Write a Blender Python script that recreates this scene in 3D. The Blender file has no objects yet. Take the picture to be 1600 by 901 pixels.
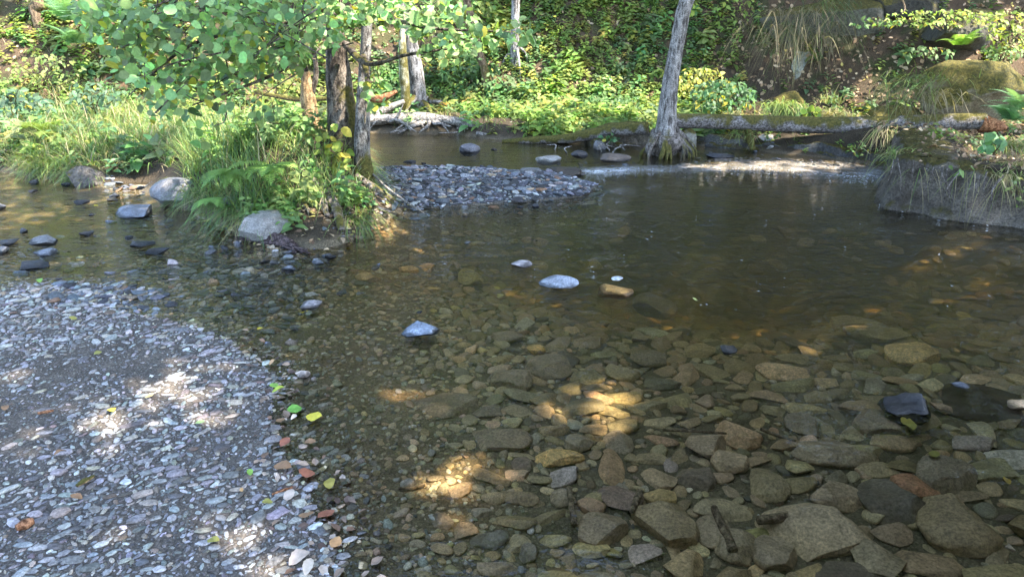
import bpy, math
import numpy as np
from mathutils import Vector

SEED = 11
R = np.random.default_rng(SEED)
sc = bpy.context.scene
COL = sc.collection

# ------------------------------------------------------------------ camera
CAM_H, PITCH, FOC = 1.55, math.radians(21.0), 1120.0
CP, SP = math.cos(PITCH), math.sin(PITCH)
cd = bpy.data.cameras.new('camera')
cd.sensor_width = 36.0
cd.lens = 36.0 * FOC / 1600.0
cd.clip_start, cd.clip_end = 0.05, 400.0
cam = bpy.data.objects.new('camera', cd)
COL.objects.link(cam)
cam.location = (0, 0, CAM_H)
cam.rotation_euler = (math.radians(90) - PITCH, 0, 0)
sc.camera = cam

# ------------------------------------------------------------------ light
SUN = np.array([0.62, -0.25, 0.95]); SUN = SUN / np.linalg.norm(SUN)
sl = bpy.data.lights.new('sun', 'SUN')
sl.energy = 2.9
sl.angle = math.radians(0.55)
sl.color = (1.0, 0.91, 0.77)
so = bpy.data.objects.new('sun', sl)
COL.objects.link(so)
so.location = (6, -3, 12)
so.rotation_euler = Vector(SUN.tolist()).to_track_quat('Z', 'Y').to_euler()
w = bpy.data.worlds.new('World')
sc.world = w
w.use_nodes = True
wn = w.node_tree.nodes
bg = wn.get('Background') or wn.new('ShaderNodeBackground')
sky = wn.new('ShaderNodeTexSky')
sky.sky_type = 'NISHITA'
sky.sun_disc = False
sky.sun_elevation = math.asin(SUN[2])
sky.sun_rotation = math.atan2(SUN[0], SUN[1])
w.node_tree.links.new(sky.outputs[0], bg.inputs[0])
bg.inputs[1].default_value = 0.15
vs = sc.view_settings
vs.view_transform = 'Standard'
vs.look = 'None'
vs.exposure = 3.05
vs.gamma = 1.0
vs.use_curve_mapping = False
cy = sc.cycles
cy.max_bounces = 7
cy.diffuse_bounces = 3
cy.glossy_bounces = 3
cy.transmission_bounces = 4
cy.transparent_max_bounces = 12
cy.caustics_reflective = False
cy.caustics_refractive = False
cy.sample_clamp_indirect = 6.0
cy.sample_clamp_direct = 12.0
cy.use_adaptive_sampling = True
cy.adaptive_threshold = 0.015
cy.use_denoising = True
cy.denoiser = 'OPENIMAGEDENOISE'
cy.volume_max_steps = 32

# ------------------------------------------------------------------ pixel <-> world
def ray(x, y):
    u = (x - 800.0) / FOC; v = (450.5 - y) / FOC
    return np.array([u, CP + v * SP, -SP + v * CP])
def gp(x, y, z=0.0):
    d = ray(x, y); t = (z - CAM_H) / d[2]
    return np.array([d[0] * t, d[1] * t, z])
def at(x, y, Y):
    d = ray(x, y); t = Y / d[1]
    return np.array([d[0] * t, Y, CAM_H + d[2] * t])
def proj(P):
    P = np.atleast_2d(P)
    X, Y, Z = P[:, 0], P[:, 1], P[:, 2] - CAM_H
    dep = np.maximum(Y * CP - Z * SP, 0.05); up = Y * SP + Z * CP
    return 800 + FOC * X / dep, 450.5 - FOC * up / dep

# ------------------------------------------------------------------ noise
def _h(ix, iy, iz, s):
    with np.errstate(over='ignore'):
        n = ix.astype(np.int64) * 374761393 + iy.astype(np.int64) * 668265263 + iz.astype(np.int64) * 2147483647 + s * 1274126177
        n = (n ^ (n >> 13)) * 1274126177
        n = n ^ (n >> 16)
    return (n & 0xffff).astype(np.float64) / 65535.0
def vnoise(P, s=0):
    P = np.asarray(P, float); i = np.floor(P).astype(np.int64); f = P - i; f = f * f * (3 - 2 * f)
    r = 0
    for dx in (0, 1):
        for dy in (0, 1):
            for dz in (0, 1):
                wgt = (f[:, 0] if dx else 1 - f[:, 0]) * (f[:, 1] if dy else 1 - f[:, 1]) * (f[:, 2] if dz else 1 - f[:, 2])
                r = r + wgt * _h(i[:, 0] + dx, i[:, 1] + dy, i[:, 2] + dz, s)
    return r * 2 - 1
def fbm(P, o=4, s=0):
    P = np.asarray(P, float); r = 0; a = 1.0; t = 0
    for k in range(o):
        r = r + a * vnoise(P * 2 ** k + 17.3 * k, s + k); t += a; a *= 0.5
    return r / t
def fbm2(x, y, sc_, o=3, s=0):
    x = np.atleast_1d(np.asarray(x, float)); y = np.atleast_1d(np.asarray(y, float))
    return fbm(np.stack([x * sc_, y * sc_, np.full_like(x, 0.37)], 1), o, s)
def sstep(a, b, x):
    t = np.clip((x - a) / (b - a), 0, 1); return t * t * (3 - 2 * t)

# ------------------------------------------------------------------ mesh helpers
def mesh_data(name, V, F, tint=None, smooth=True):
    V = np.asarray(V, np.float32); F = np.asarray(F, np.int32)
    me = bpy.data.meshes.new(name)
    me.vertices.add(len(V)); me.vertices.foreach_set('co', V.ravel())
    me.loops.add(F.size); me.loops.foreach_set('vertex_index', F.ravel())
    me.polygons.add(len(F))
    me.polygons.foreach_set('loop_start', np.arange(0, F.size, 3, dtype=np.int32))
    me.polygons.foreach_set('loop_total', np.full(len(F), 3, np.int32))
    me.polygons.foreach_set('use_smooth', np.full(len(F), bool(smooth)))
    if tint is not None:
        a = me.color_attributes.new('tint', 'FLOAT_COLOR', 'POINT')
        c = np.ones((len(V), 4), np.float32); c[:, :3] = tint
        a.data.foreach_set('color', c.ravel())
    me.update(calc_edges=True)
    return me
def link(name, me, mat, parent=None):
    o = bpy.data.objects.new(name, me)
    if mat is not None and not me.materials:
        me.materials.append(mat)
    COL.objects.link(o)
    if parent is not None:
        o.parent = parent
    return o
def obj(name, V, F, mat, parent=None, tint=None, smooth=True):
    """one mesh object; origin moved to the bottom centre of its shape"""
    V = np.asarray(V, float)
    if parent is None:
        c = np.array([(V[:, 0].min() + V[:, 0].max()) / 2, (V[:, 1].min() + V[:, 1].max()) / 2, V[:, 2].min()])
    else:
        c = np.array(parent.location)
    o = link(name, mesh_data(name, V - c, F, tint, smooth), mat, parent)
    if parent is None:
        o.location = c
    return o
def tag(o, label=None, cat=None, group=None, kind=None):
    if label: o['label'] = label
    if cat: o['category'] = cat
    if group: o['group'] = group
    if kind: o['kind'] = kind
    return o
def empty(name, loc, label, cat, group=None):
    o = bpy.data.objects.new(name, None); COL.objects.link(o)
    o.location = tuple(float(v) for v in loc); o.empty_display_size = 0.1
    return tag(o, label, cat, group)
class Acc:
    def __init__(s): s.V = []; s.F = []; s.T = []; s.n = 0
    def add(s, V, F, t=(1, 1, 1)):
        V = np.asarray(V, float); F = np.asarray(F, int)
        s.V.append(V); s.F.append(F + s.n); s.n += len(V)
        t = np.asarray(t, float)
        s.T.append(np.broadcast_to(t, (len(V), 3)))
        return s
    def build(s, name, mat, parent=None, smooth=True):
        return obj(name, np.concatenate(s.V), np.concatenate(s.F), mat, parent, np.concatenate(s.T), smooth)
def tris(Q):
    Q = np.asarray(Q); return np.concatenate([Q[:, [0, 1, 2]], Q[:, [0, 2, 3]]])
def unit(v):
    v = np.asarray(v, float); return v / np.maximum(np.linalg.norm(v, axis=-1, keepdims=True), 1e-9)
def basis(n, yaw):
    n = unit(n); ref = np.where(np.abs(n[:, 2:3]) > 0.95, np.array([[1.0, 0, 0]]), np.array([[0, 0, 1.0]]))
    t = unit(np.cross(ref, n)); b = np.cross(n, t)
    c, s_ = np.cos(yaw)[:, None], np.sin(yaw)[:, None]
    return np.stack([t * c + b * s_, -t * s_ + b * c, n], 2)        # columns x y n
def scatter(temps, pos, M, scl, tint, acc=None):
    """many copies of small templates: pos (n,3), M (n,3,3), scl (n,3), tint (n,3)"""
    acc = acc or Acc(); n = len(pos)
    if n == 0: return acc
    pick = R.integers(0, len(temps), n)
    for k, (V, F) in enumerate(temps):
        ii = np.where(pick == k)[0]
        if len(ii) == 0: continue
        X = V[None, :, :] * scl[ii][:, None, :]
        X = np.einsum('nij,nkj->nki', M[ii], X) + pos[ii][:, None, :]
        m = len(V)
        FF = F[None] + (np.arange(len(ii)) * m)[:, None, None]
        acc.add(X.reshape(-1, 3), FF.reshape(-1, 3), np.repeat(tint[ii], m, 0))
    return acc
def jit(c, n, a=0.25, hue=0.06):
    """n colours around c: brightness and a little hue"""
    c = np.asarray(c, float)
    b = np.exp(R.normal(0, a, (n, 1))); h = np.exp(R.normal(0, hue, (n, 3)))
    return np.clip(c[None] * b * h, 0.004, 0.85)

# ------------------------------------------------------------------ materials
def new_mat(name):
    m = bpy.data.materials.new(name); m.use_nodes = True
    nt = m.node_tree; nt.nodes.clear()
    return m, nt, nt.nodes.new('ShaderNodeOutputMaterial')
def nd(nt, t, **kw):
    n = nt.nodes.new(t)
    for k, v in kw.items():
        if k.startswith('_'): setattr(n, k[1:], v)
        else: n.inputs[k.replace('__', ' ')].default_value = v
    return n
def L(nt, a, b): nt.links.new(a, b)
def ramp(nt, src, stops):
    r = nt.nodes.new('ShaderNodeValToRGB'); e = r.color_ramp.elements
    while len(e) < len(stops): e.new(0.5)
    for k, (p, c) in enumerate(stops):
        e[k].position = p
        e[k].color = (c, c, c, 1) if np.isscalar(c) else (*c, 1)
    L(nt, src, r.inputs[0]); return r.outputs[0]
def mixc(nt, mode, fac, a, b):
    m = nt.nodes.new('ShaderNodeMix'); m.data_type = 'RGBA'; m.blend_type = mode; m.clamp_factor = True
    for s, v in ((m.inputs[0], fac), (m.inputs[6], a), (m.inputs[7], b)):
        if isinstance(v, bpy.types.NodeSocket): L(nt, v, s)
        elif np.isscalar(v): s.default_value = v
        else: s.default_value = (*v, 1)
    return m.outputs[2]
def mth(nt, op, a, b=0.0):
    m = nt.nodes.new('ShaderNodeMath'); m.operation = op
    for s, v in ((m.inputs[0], a), (m.inputs[1], b)):
        if isinstance(v, bpy.types.NodeSocket): L(nt, v, s)
        else: s.default_value = v
    return m.outputs[0]
def noise(nt, vec, scale, det=4, rough=0.6):
    n = nd(nt, 'ShaderNodeTexNoise', Scale=scale, Detail=det, Roughness=rough); L(nt, vec, n.inputs['Vector']); return n.outputs[0]
def finish(nt, out, col, rough, spec, height=None, bump=0.3, dist=0.01):
    p = nd(nt, 'ShaderNodeBsdfPrincipled')
    L(nt, col, p.inputs['Base Color'])
    if isinstance(rough, bpy.types.NodeSocket): L(nt, rough, p.inputs['Roughness'])
    else: p.inputs['Roughness'].default_value = rough
    p.inputs['Specular IOR Level'].default_value = spec
    if height is not None:
        b = nd(nt, 'ShaderNodeBump', Strength=bump, Distance=dist); L(nt, height, b.inputs['Height']); L(nt, b.outputs[0], p.inputs['Normal'])
    L(nt, p.outputs[0], out.inputs[0]); return p
def rock_mat(name, src='obj', rough=0.7, spec=0.4, scale=14.0, stain=(0.13, 0.085, 0.04), stain_amt=0.35, bump=0.5, dist=0.012, layered=False, moss=0.0, wet=False):
    m, nt, out = new_mat(name)
    g = nd(nt, 'ShaderNodeNewGeometry'); pos = g.outputs['Position']
    if src == 'obj': c = nd(nt, 'ShaderNodeObjectInfo').outputs['Color']
    else: c = nd(nt, 'ShaderNodeAttribute', _attribute_name='tint').outputs['Color']
    n1 = noise(nt, pos, scale, 6, 0.65); n2 = noise(nt, pos, scale * 6, 5, 0.7); n3 = noise(nt, pos, scale * 0.45, 3)
    c = mixc(nt, 'MULTIPLY', 1.0, c, ramp(nt, n1, [(0.3, 0.62), (0.7, 1.3)]))
    c = mixc(nt, 'MULTIPLY', 1.0, c, ramp(nt, n2, [(0.35, 0.5), (0.65, 1.4)]))
    st = ramp(nt, n3, [(0.52, 0.0), (0.7, 1.0)])
    c = mixc(nt, 'MIX', mth(nt, 'MULTIPLY', st, stain_amt), c, stain)
    if moss:
        sx = nd(nt, 'ShaderNodeSeparateXYZ'); L(nt, g.outputs['Normal'], sx.inputs[0])
        k = mth(nt, 'ADD', mth(nt, 'MULTIPLY', sx.outputs[2], 0.5), mth(nt, 'MULTIPLY', noise(nt, pos, 5.0, 5), 0.9))
        k = ramp(nt, k, [(0.78 - moss * 0.35, 0.0), (0.95 - moss * 0.35, 1.0)])
        mc = mixc(nt, 'MIX', ramp(nt, noise(nt, pos, 40, 4), [(0.35, 0), (0.65, 1)]), (0.035, 0.034, 0.010), (0.125, 0.102, 0.022))
        c = mixc(nt, 'MIX', k, c, mc)
    if wet:
        sz_ = nd(nt, 'ShaderNodeSeparateXYZ'); L(nt, pos, sz_.inputs[0])
        c = mixc(nt, 'MULTIPLY', 1.0, c, ramp(nt, mth(nt, 'ADD', mth(nt, 'MULTIPLY', sz_.outputs[2], 14.0), mth(nt, 'MULTIPLY', n1, 0.55)), [(0.40, 0.28), (0.58, 1.0)]))
    h = mth(nt, 'ADD', n1, mth(nt, 'MULTIPLY', n2, 0.45))
    if layered:
        mp = nd(nt, 'ShaderNodeMapping'); mp.inputs['Scale'].default_value = (6, 6, 60); mp.inputs['Rotation'].default_value = (0.25, 0.3, 0)
        L(nt, pos, mp.inputs[0]); h = mth(nt, 'ADD', h, noise(nt, mp.outputs[0], 1.0, 3))
    finish(nt, out, c, ramp(nt, n1, [(0.3, rough - 0.12), (0.7, rough + 0.12)]), spec, h, bump, dist)
    return m
def leaf_mat(name, trans=0.35, rough=0.42, spec=0.45):
    m, nt, out = new_mat(name)
    pos = nd(nt, 'ShaderNodeNewGeometry').outputs['Position']
    c = nd(nt, 'ShaderNodeAttribute', _attribute_name='tint').outputs['Color']
    c = mixc(nt, 'MULTIPLY', 0.7, c, ramp(nt, noise(nt, pos, 60, 3), [(0.3, 0.7), (0.7, 1.25)]))
    p = nd(nt, 'ShaderNodeBsdfPrincipled', Roughness=rough); p.inputs['Specular IOR Level'].default_value = spec
    L(nt, c, p.inputs['Base Color'])
    tc = mixc(nt, 'MULTIPLY', 1.0, c, (1.5, 1.55, 0.75))
    t = nd(nt, 'ShaderNodeBsdfTranslucent'); L(nt, tc, t.inputs[0])
    mx = nd(nt, 'ShaderNodeMixShader'); mx.inputs[0].default_value = trans
    L(nt, p.outputs[0], mx.inputs[1]); L(nt, t.outputs[0], mx.inputs[2]); L(nt, mx.outputs[0], out.inputs[0])
    return m
def bark_mat(name, c1, c2, moss=0.0, moss_top=1.0, lichen=0.3, stretch=5.0, bump=0.8, scale=16.0):
    """moss: share; moss_top: world height where the moss has thinned out"""
    m, nt, out = new_mat(name)
    g = nd(nt, 'ShaderNodeNewGeometry'); pos = g.outputs['Position']
    mp = nd(nt, 'ShaderNodeMapping'); mp.inputs['Scale'].default_value = (1, 1, 1.0 / stretch); L(nt, pos, mp.inputs[0])
    n1 = noise(nt, mp.outputs[0], scale * 2.2, 6, 0.7); n2 = noise(nt, pos, scale * 0.5, 5, 0.65); n3 = noise(nt, pos, scale * 5, 4, 0.7)
    c = mixc(nt, 'MIX', ramp(nt, n1, [(0.42, 0), (0.58, 1)]), c1, c2)
    lich = tuple(min(0.6, v * 1.5 + 0.10) for v in c2)
    c = mixc(nt, 'MIX', mth(nt, 'MULTIPLY', ramp(nt, n2, [(0.5, 0), (0.62, 1)]), lichen), c, lich)
    c = mixc(nt, 'MULTIPLY', 0.9, c, ramp(nt, n3, [(0.38, 0.4), (0.62, 1.4)]))
    if moss > 0:
        s = nd(nt, 'ShaderNodeSeparateXYZ'); L(nt, pos, s.inputs[0])
        sn = nd(nt, 'ShaderNodeSeparateXYZ'); L(nt, g.outputs['Normal'], sn.inputs[0])
        k = mth(nt, 'MULTIPLY', mth(nt, 'SUBTRACT', moss_top, s.outputs[2]), 0.35 / max(moss_top, 0.2))
        k = mth(nt, 'ADD', k, mth(nt, 'MULTIPLY', sn.outputs[2], 0.25))
        k = mth(nt, 'ADD', k, mth(nt, 'MULTIPLY', noise(nt, pos, 6, 5), 0.9))
        k = ramp(nt, k, [(0.80 - 0.4 * moss, 0), (0.92 - 0.4 * moss, 1)])
        mc = mixc(nt, 'MIX', ramp(nt, noise(nt, pos, 45, 4), [(0.35, 0), (0.65, 1)]), (0.045, 0.045, 0.012), (0.13, 0.11, 0.028))
        c = mixc(nt, 'MIX', k, c, mc)
    h = mth(nt, 'ADD', n1, mth(nt, 'MULTIPLY', n3, 0.4))
    finish(nt, out, c, 0.85, 0.2, h, bump, 0.02)
    return m
def ground_mat():
    m, nt, out = new_mat('ground_soil')
    pos = nd(nt, 'ShaderNodeNewGeometry').outputs['Position']
    c = nd(nt, 'ShaderNodeAttribute', _attribute_name='tint').outputs['Color']
    n1 = noise(nt, pos, 9, 6, 0.7); n2 = noise(nt, pos, 70, 5, 0.75); n3 = noise(nt, pos, 260, 3, 0.7)
    v = nd(nt, 'ShaderNodeTexVoronoi', Scale=110.0); L(nt, pos, v.inputs['Vector'])
    c = mixc(nt, 'MULTIPLY', 0.8, c, ramp(nt, n1, [(0.3, 0.6), (0.7, 1.35)]))
    c = mixc(nt, 'MULTIPLY', 0.9, c, ramp(nt, n2, [(0.32, 0.5), (0.68, 1.45)]))
    c = mixc(nt, 'MULTIPLY', 0.6, c, ramp(nt, v.outputs[0], [(0.15, 1.35), (0.6, 0.45)]))
    c = mixc(nt, 'MULTIPLY', 0.6, c, ramp(nt, n3, [(0.35, 0.6), (0.65, 1.4)]))
    h = mth(nt, 'ADD', mth(nt, 'ADD', n1, mth(nt, 'MULTIPLY', n2, 0.5)), mth(nt, 'MULTIPLY', v.outputs[0], -0.5))
    finish(nt, out, c, 0.9, 0.2, h, 0.7, 0.012)
    return m
def water_mat():
    m, nt, out = new_mat('stream_water')
    pos = nd(nt, 'ShaderNodeNewGeometry').outputs['Position']
    mp = nd(nt, 'ShaderNodeMapping'); mp.inputs['Scale'].default_value = (0.75, 1.15, 1); mp.inputs['Rotation'].default_value = (0, 0, 0.15); L(nt, pos, mp.inputs[0])
    a = noise(nt, mp.outputs[0], 3.2, 2, 0.5); b = noise(nt, mp.outputs[0], 9.0, 3, 0.55); c = noise(nt, mp.outputs[0], 28.0, 2, 0.5)
    # calm near the bank in front, livelier out in the current
    s = nd(nt, 'ShaderNodeSeparateXYZ'); L(nt, pos, s.inputs[0])
    mr = nd(nt, 'ShaderNodeMapRange'); L(nt, s.outputs[1], mr.inputs[0])
    for k, v in ((1, 2.2), (2, 4.6), (3, 0.22), (4, 1.35)): mr.inputs[k].default_value = v
    big = noise(nt, pos, 0.8, 2)
    amp = mth(nt, 'MULTIPLY', mr.outputs[0], ramp(nt, big, [(0.3, 0.45), (0.7, 1.3)]))
    h = mth(nt, 'ADD', mth(nt, 'ADD', mth(nt, 'MULTIPLY', a, 1.2), mth(nt, 'MULTIPLY', b, 0.75)), mth(nt, 'MULTIPLY', c, 0.38))
    h = mth(nt, 'MULTIPLY', h, amp)
    bp = nd(nt, 'ShaderNodeBump', Strength=0.8, Distance=0.032); L(nt, h, bp.inputs['Height'])
    tr = nd(nt, 'ShaderNodeBsdfTransparent'); tr.inputs[0].default_value = (0.985, 0.95, 0.83, 1)
    gl = nd(nt, 'ShaderNodeBsdfGlossy', Roughness=0.02); gl.inputs[0].default_value = (1, 1, 1, 1); L(nt, bp.outputs[0], gl.inputs['Normal'])
    fr = nd(nt, 'ShaderNodeFresnel', IOR=1.333); L(nt, bp.outputs[0], fr.inputs['Normal'])
    mx = nd(nt, 'ShaderNodeMixShader'); L(nt, fr.outputs[0], mx.inputs[0]); L(nt, tr.outputs[0], mx.inputs[1]); L(nt, gl.outputs[0], mx.inputs[2])
    L(nt, mx.outputs[0], out.inputs['Surface'])
    va = nd(nt, 'ShaderNodeVolumeAbsorption', Density=2.0); va.inputs[0].default_value = (0.80, 0.72, 0.36, 1)
    vsc = nd(nt, 'ShaderNodeVolumeScatter', Density=0.50, Anisotropy=0.2); vsc.inputs[0].default_value = (0.80, 0.78, 0.50, 1)
    ad = nt.nodes.new('ShaderNodeAddShader'); L(nt, va.outputs[0], ad.inputs[0]); L(nt, vsc.outputs[0], ad.inputs[1]); L(nt, ad.outputs[0], out.inputs['Volume'])
    return m
def plain_mat(name, col, rough=0.6, spec=0.3):
    m, nt, out = new_mat(name)
    pos = nd(nt, 'ShaderNodeNewGeometry').outputs['Position']
    c = mixc(nt, 'MULTIPLY', 0.6, col, ramp(nt, noise(nt, pos, 50, 3), [(0.3, 0.6), (0.7, 1.2)]))
    finish(nt, out, c, rough, spec, noise(nt, pos, 60, 3), 0.4, 0.01); return m

M_GROUND = ground_mat()
M_WATER = water_mat()
M_STONE = rock_mat('stone', 'obj', 0.62, 0.4, 16)
M_SLATE = rock_mat('slate_stone', 'obj', 0.62, 0.28, 18, bump=0.8, layered=True, stain_amt=0.25)
M_STONE_WET = rock_mat('stone_in_water', 'obj', 0.62, 0.4, 16, bump=0.7, wet=True)
M_SLATE_WET = rock_mat('slate_in_water', 'obj', 0.62, 0.3, 18, bump=0.9, layered=True, stain_amt=0.3, wet=True)
M_MOSSROCK = rock_mat('mossy_stone', 'obj', 0.85, 0.25, 7, bump=0.9, dist=0.03, moss=1.35)
M_CLIFF = rock_mat('cliff_stone', 'obj', 0.85, 0.25, 5, bump=1.0, dist=0.05, moss=0.3, stain=(0.05, 0.045, 0.03), stain_amt=0.6)
M_BANK = rock_mat('bank_earth', 'tint', 0.9, 0.2, 11, bump=1.0, dist=0.07, stain=(0.05, 0.04, 0.03), stain_amt=0.5, moss=0.2)
M_GRAVEL = rock_mat('gravel_stone', 'tint', 0.6, 0.4, 30, bump=0.35, stain_amt=0.15)
M_LEAF = leaf_mat('green_leaf', 0.38, 0.52, 0.28)
M_GRASS = leaf_mat('grass_blade', 0.30, 0.5, 0.3)
M_DRYLEAF = leaf_mat('dry_leaf', 0.12, 0.6, 0.25)
M_BARK_GREY = bark_mat('grey_bark', (0.065, 0.058, 0.054), (0.33, 0.31, 0.30), 0.32, 0.9, 0.45, bump=1.0)
M_BARK_ALDER = bark_mat('brown_grey_bark', (0.075, 0.066, 0.06), (0.32, 0.295, 0.275), 0.12, 0.8, 0.4, bump=1.0)
M_BARK_DARK = bark_mat('dark_bark', (0.018, 0.014, 0.011), (0.15, 0.122, 0.098), 0.6, 1.1, 0.45, bump=1.0, scale=11, stretch=3.5)
M_BARK_BROWN = bark_mat('brown_bark', (0.08, 0.055, 0.035), (0.24, 0.17, 0.11), 0.4, 2.0, 0.1)
M_STUMP = bark_mat('rotten_wood', (0.10, 0.06, 0.03), (0.40, 0.26, 0.13), 0.5, 0.6, 0.2)
M_LOG = bark_mat('mossy_log_bark', (0.07, 0.06, 0.052), (0.27, 0.245, 0.235), 0.40, 0.75, 0.3, stretch=1.0)
M_DRIFT = bark_mat('bleached_wood', (0.09, 0.078, 0.066), (0.31, 0.285, 0.255), 0, 1, 0.3, stretch=1.0, bump=0.5)
M_ROOT = bark_mat('root_bark', (0.06, 0.05, 0.04), (0.24, 0.205, 0.18), 0.25, 0.3, 0.2, stretch=2.0)
M_WETROOT = bark_mat('dark_root', (0.035, 0.024, 0.024), (0.15, 0.11, 0.11), 0, 1, 0.05, stretch=1.0)
M_BREAK = bark_mat('splintered_wood', (0.16, 0.06, 0.025), (0.42, 0.20, 0.10), 0, 1, 0.1, stretch=1.0)
def film_mat():
    m, nt, out = new_mat('foam_film'); pos = nd(nt, 'ShaderNodeNewGeometry').outputs['Position']
    mp = nd(nt, 'ShaderNodeMapping'); mp.inputs['Scale'].default_value = (1, 2.6, 1); mp.inputs['Rotation'].default_value = (0, 0, .2); L(nt, pos, mp.inputs[0])
    k = mth(nt, 'ADD', noise(nt, mp.outputs[0], 5, 5, .65), mth(nt, 'MULTIPLY', noise(nt, mp.outputs[0], 30, 4, .7), .35))
    a = nd(nt, 'ShaderNodeAttribute', _attribute_name='tint'); k = mth(nt, 'MULTIPLY', ramp(nt, k, [(.52, 0), (.80, .85)]), a.outputs['Fac'])
    d = nd(nt, 'ShaderNodeBsdfDiffuse'); d.inputs[0].default_value = (.74, .76, .78, 1); t = nd(nt, 'ShaderNodeBsdfTransparent'); mx = nd(nt, 'ShaderNodeMixShader')
    L(nt, k, mx.inputs[0]); L(nt, t.outputs[0], mx.inputs[1]); L(nt, d.outputs[0], mx.inputs[2]); L(nt, mx.outputs[0], out.inputs[0]); return m
M_FILM = film_mat()
M_SUNK = bark_mat('sunken_wood', (0.12, 0.08, 0.05), (0.30, 0.22, 0.14), 0, 1, 0.1, stretch=1.0)
M_FOAM = plain_mat('foam', (0.8, 0.82, 0.84), 0.35, 0.5)

# ------------------------------------------------------------------ terrain
def pl(pts): return [tuple(gp(x, y)[:2]) for x, y in pts]
POLY_BAR = pl([(500, 925), (488, 860), (468, 780), (445, 700), (424, 640), (402, 590), (362, 545), (280, 512), (190, 490), (120, 470), (60, 456), (0, 455)]) + \
    [(-8, 4.7), (-16, 5.2), (-30, 5.2), (-30, -14), (3, -14), (1.5, -2), (0.2, 0), (-0.25, 1.0)]
POLY_BANK = [(-30, 8.2)] + pl([(-200, 260), (0, 267), (60, 277), (110, 278), (160, 290), (230, 300), (262, 320), (300, 328), (345, 348), (385, 372), (440, 386), (510, 388), (548, 376),
    (600, 350), (625, 330), (590, 300), (578, 262), (572, 235), (575, 207), (640, 210), (700, 208), (760, 217), (850, 224), (930, 224), (1000, 222), (1080, 226), (1180, 236), (1300, 247), (1388, 262),
    (1386, 322), (1450, 334), (1520, 345), (1600, 355), (1750, 380), (2200, 470)]) + [(7.5, 2.2), (12, -4), (14, -14), (60, -14), (60, 70), (-60, 70), (-60, 8.2)]
POLY_MID = pl([(575, 264), (640, 262), (720, 262), (800, 268), (870, 272), (930, 290), (905, 308), (840, 314), (760, 320), (690, 324), (630, 326), (590, 310)])
POLY_SHOAL = pl([(1045, 258), (1120, 246), (1220, 246), (1320, 253), (1395, 266), (1390, 284), (1330, 277), (1250, 270), (1150, 268), (1080, 268)])
def sdf(poly, x, y):
    """signed distance, positive inside"""
    P = np.array(poly); x = np.asarray(x, float); y = np.asarray(y, float)
    d = np.full(x.shape, 1e9); ins = np.zeros(x.shape, bool)
    for k in range(len(P)):
        a, b = P[k], P[(k + 1) % len(P)]
        ex, ey = b - a; L2 = ex * ex + ey * ey + 1e-12
        t = np.clip(((x - a[0]) * ex + (y - a[1]) * ey) / L2, 0, 1)
        d = np.minimum(d, np.hypot(x - a[0] - t * ex, y - a[1] - t * ey))
        c = (a[1] > y) != (b[1] > y)
        with np.errstate(divide='ignore', invalid='ignore'):
            xi = a[0] + (y - a[1]) * ex / (ey if abs(ey) > 1e-12 else 1e-12)
        ins ^= c & (x < xi)
    return np.where(ins, d, -d)
def gauss(x, y, c, rx, ry): return np.exp(-((x - c[0]) / rx) ** 2 - ((y - c[1]) / ry) ** 2)
FOOTX, FOOTY = [-30, -15, -6, -2, 2, 4, 6, 12, 30], [8.8, 9.2, 9.6, 10.9, 10.6, 9.9, 9.0, 7.5, 5.0]
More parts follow.
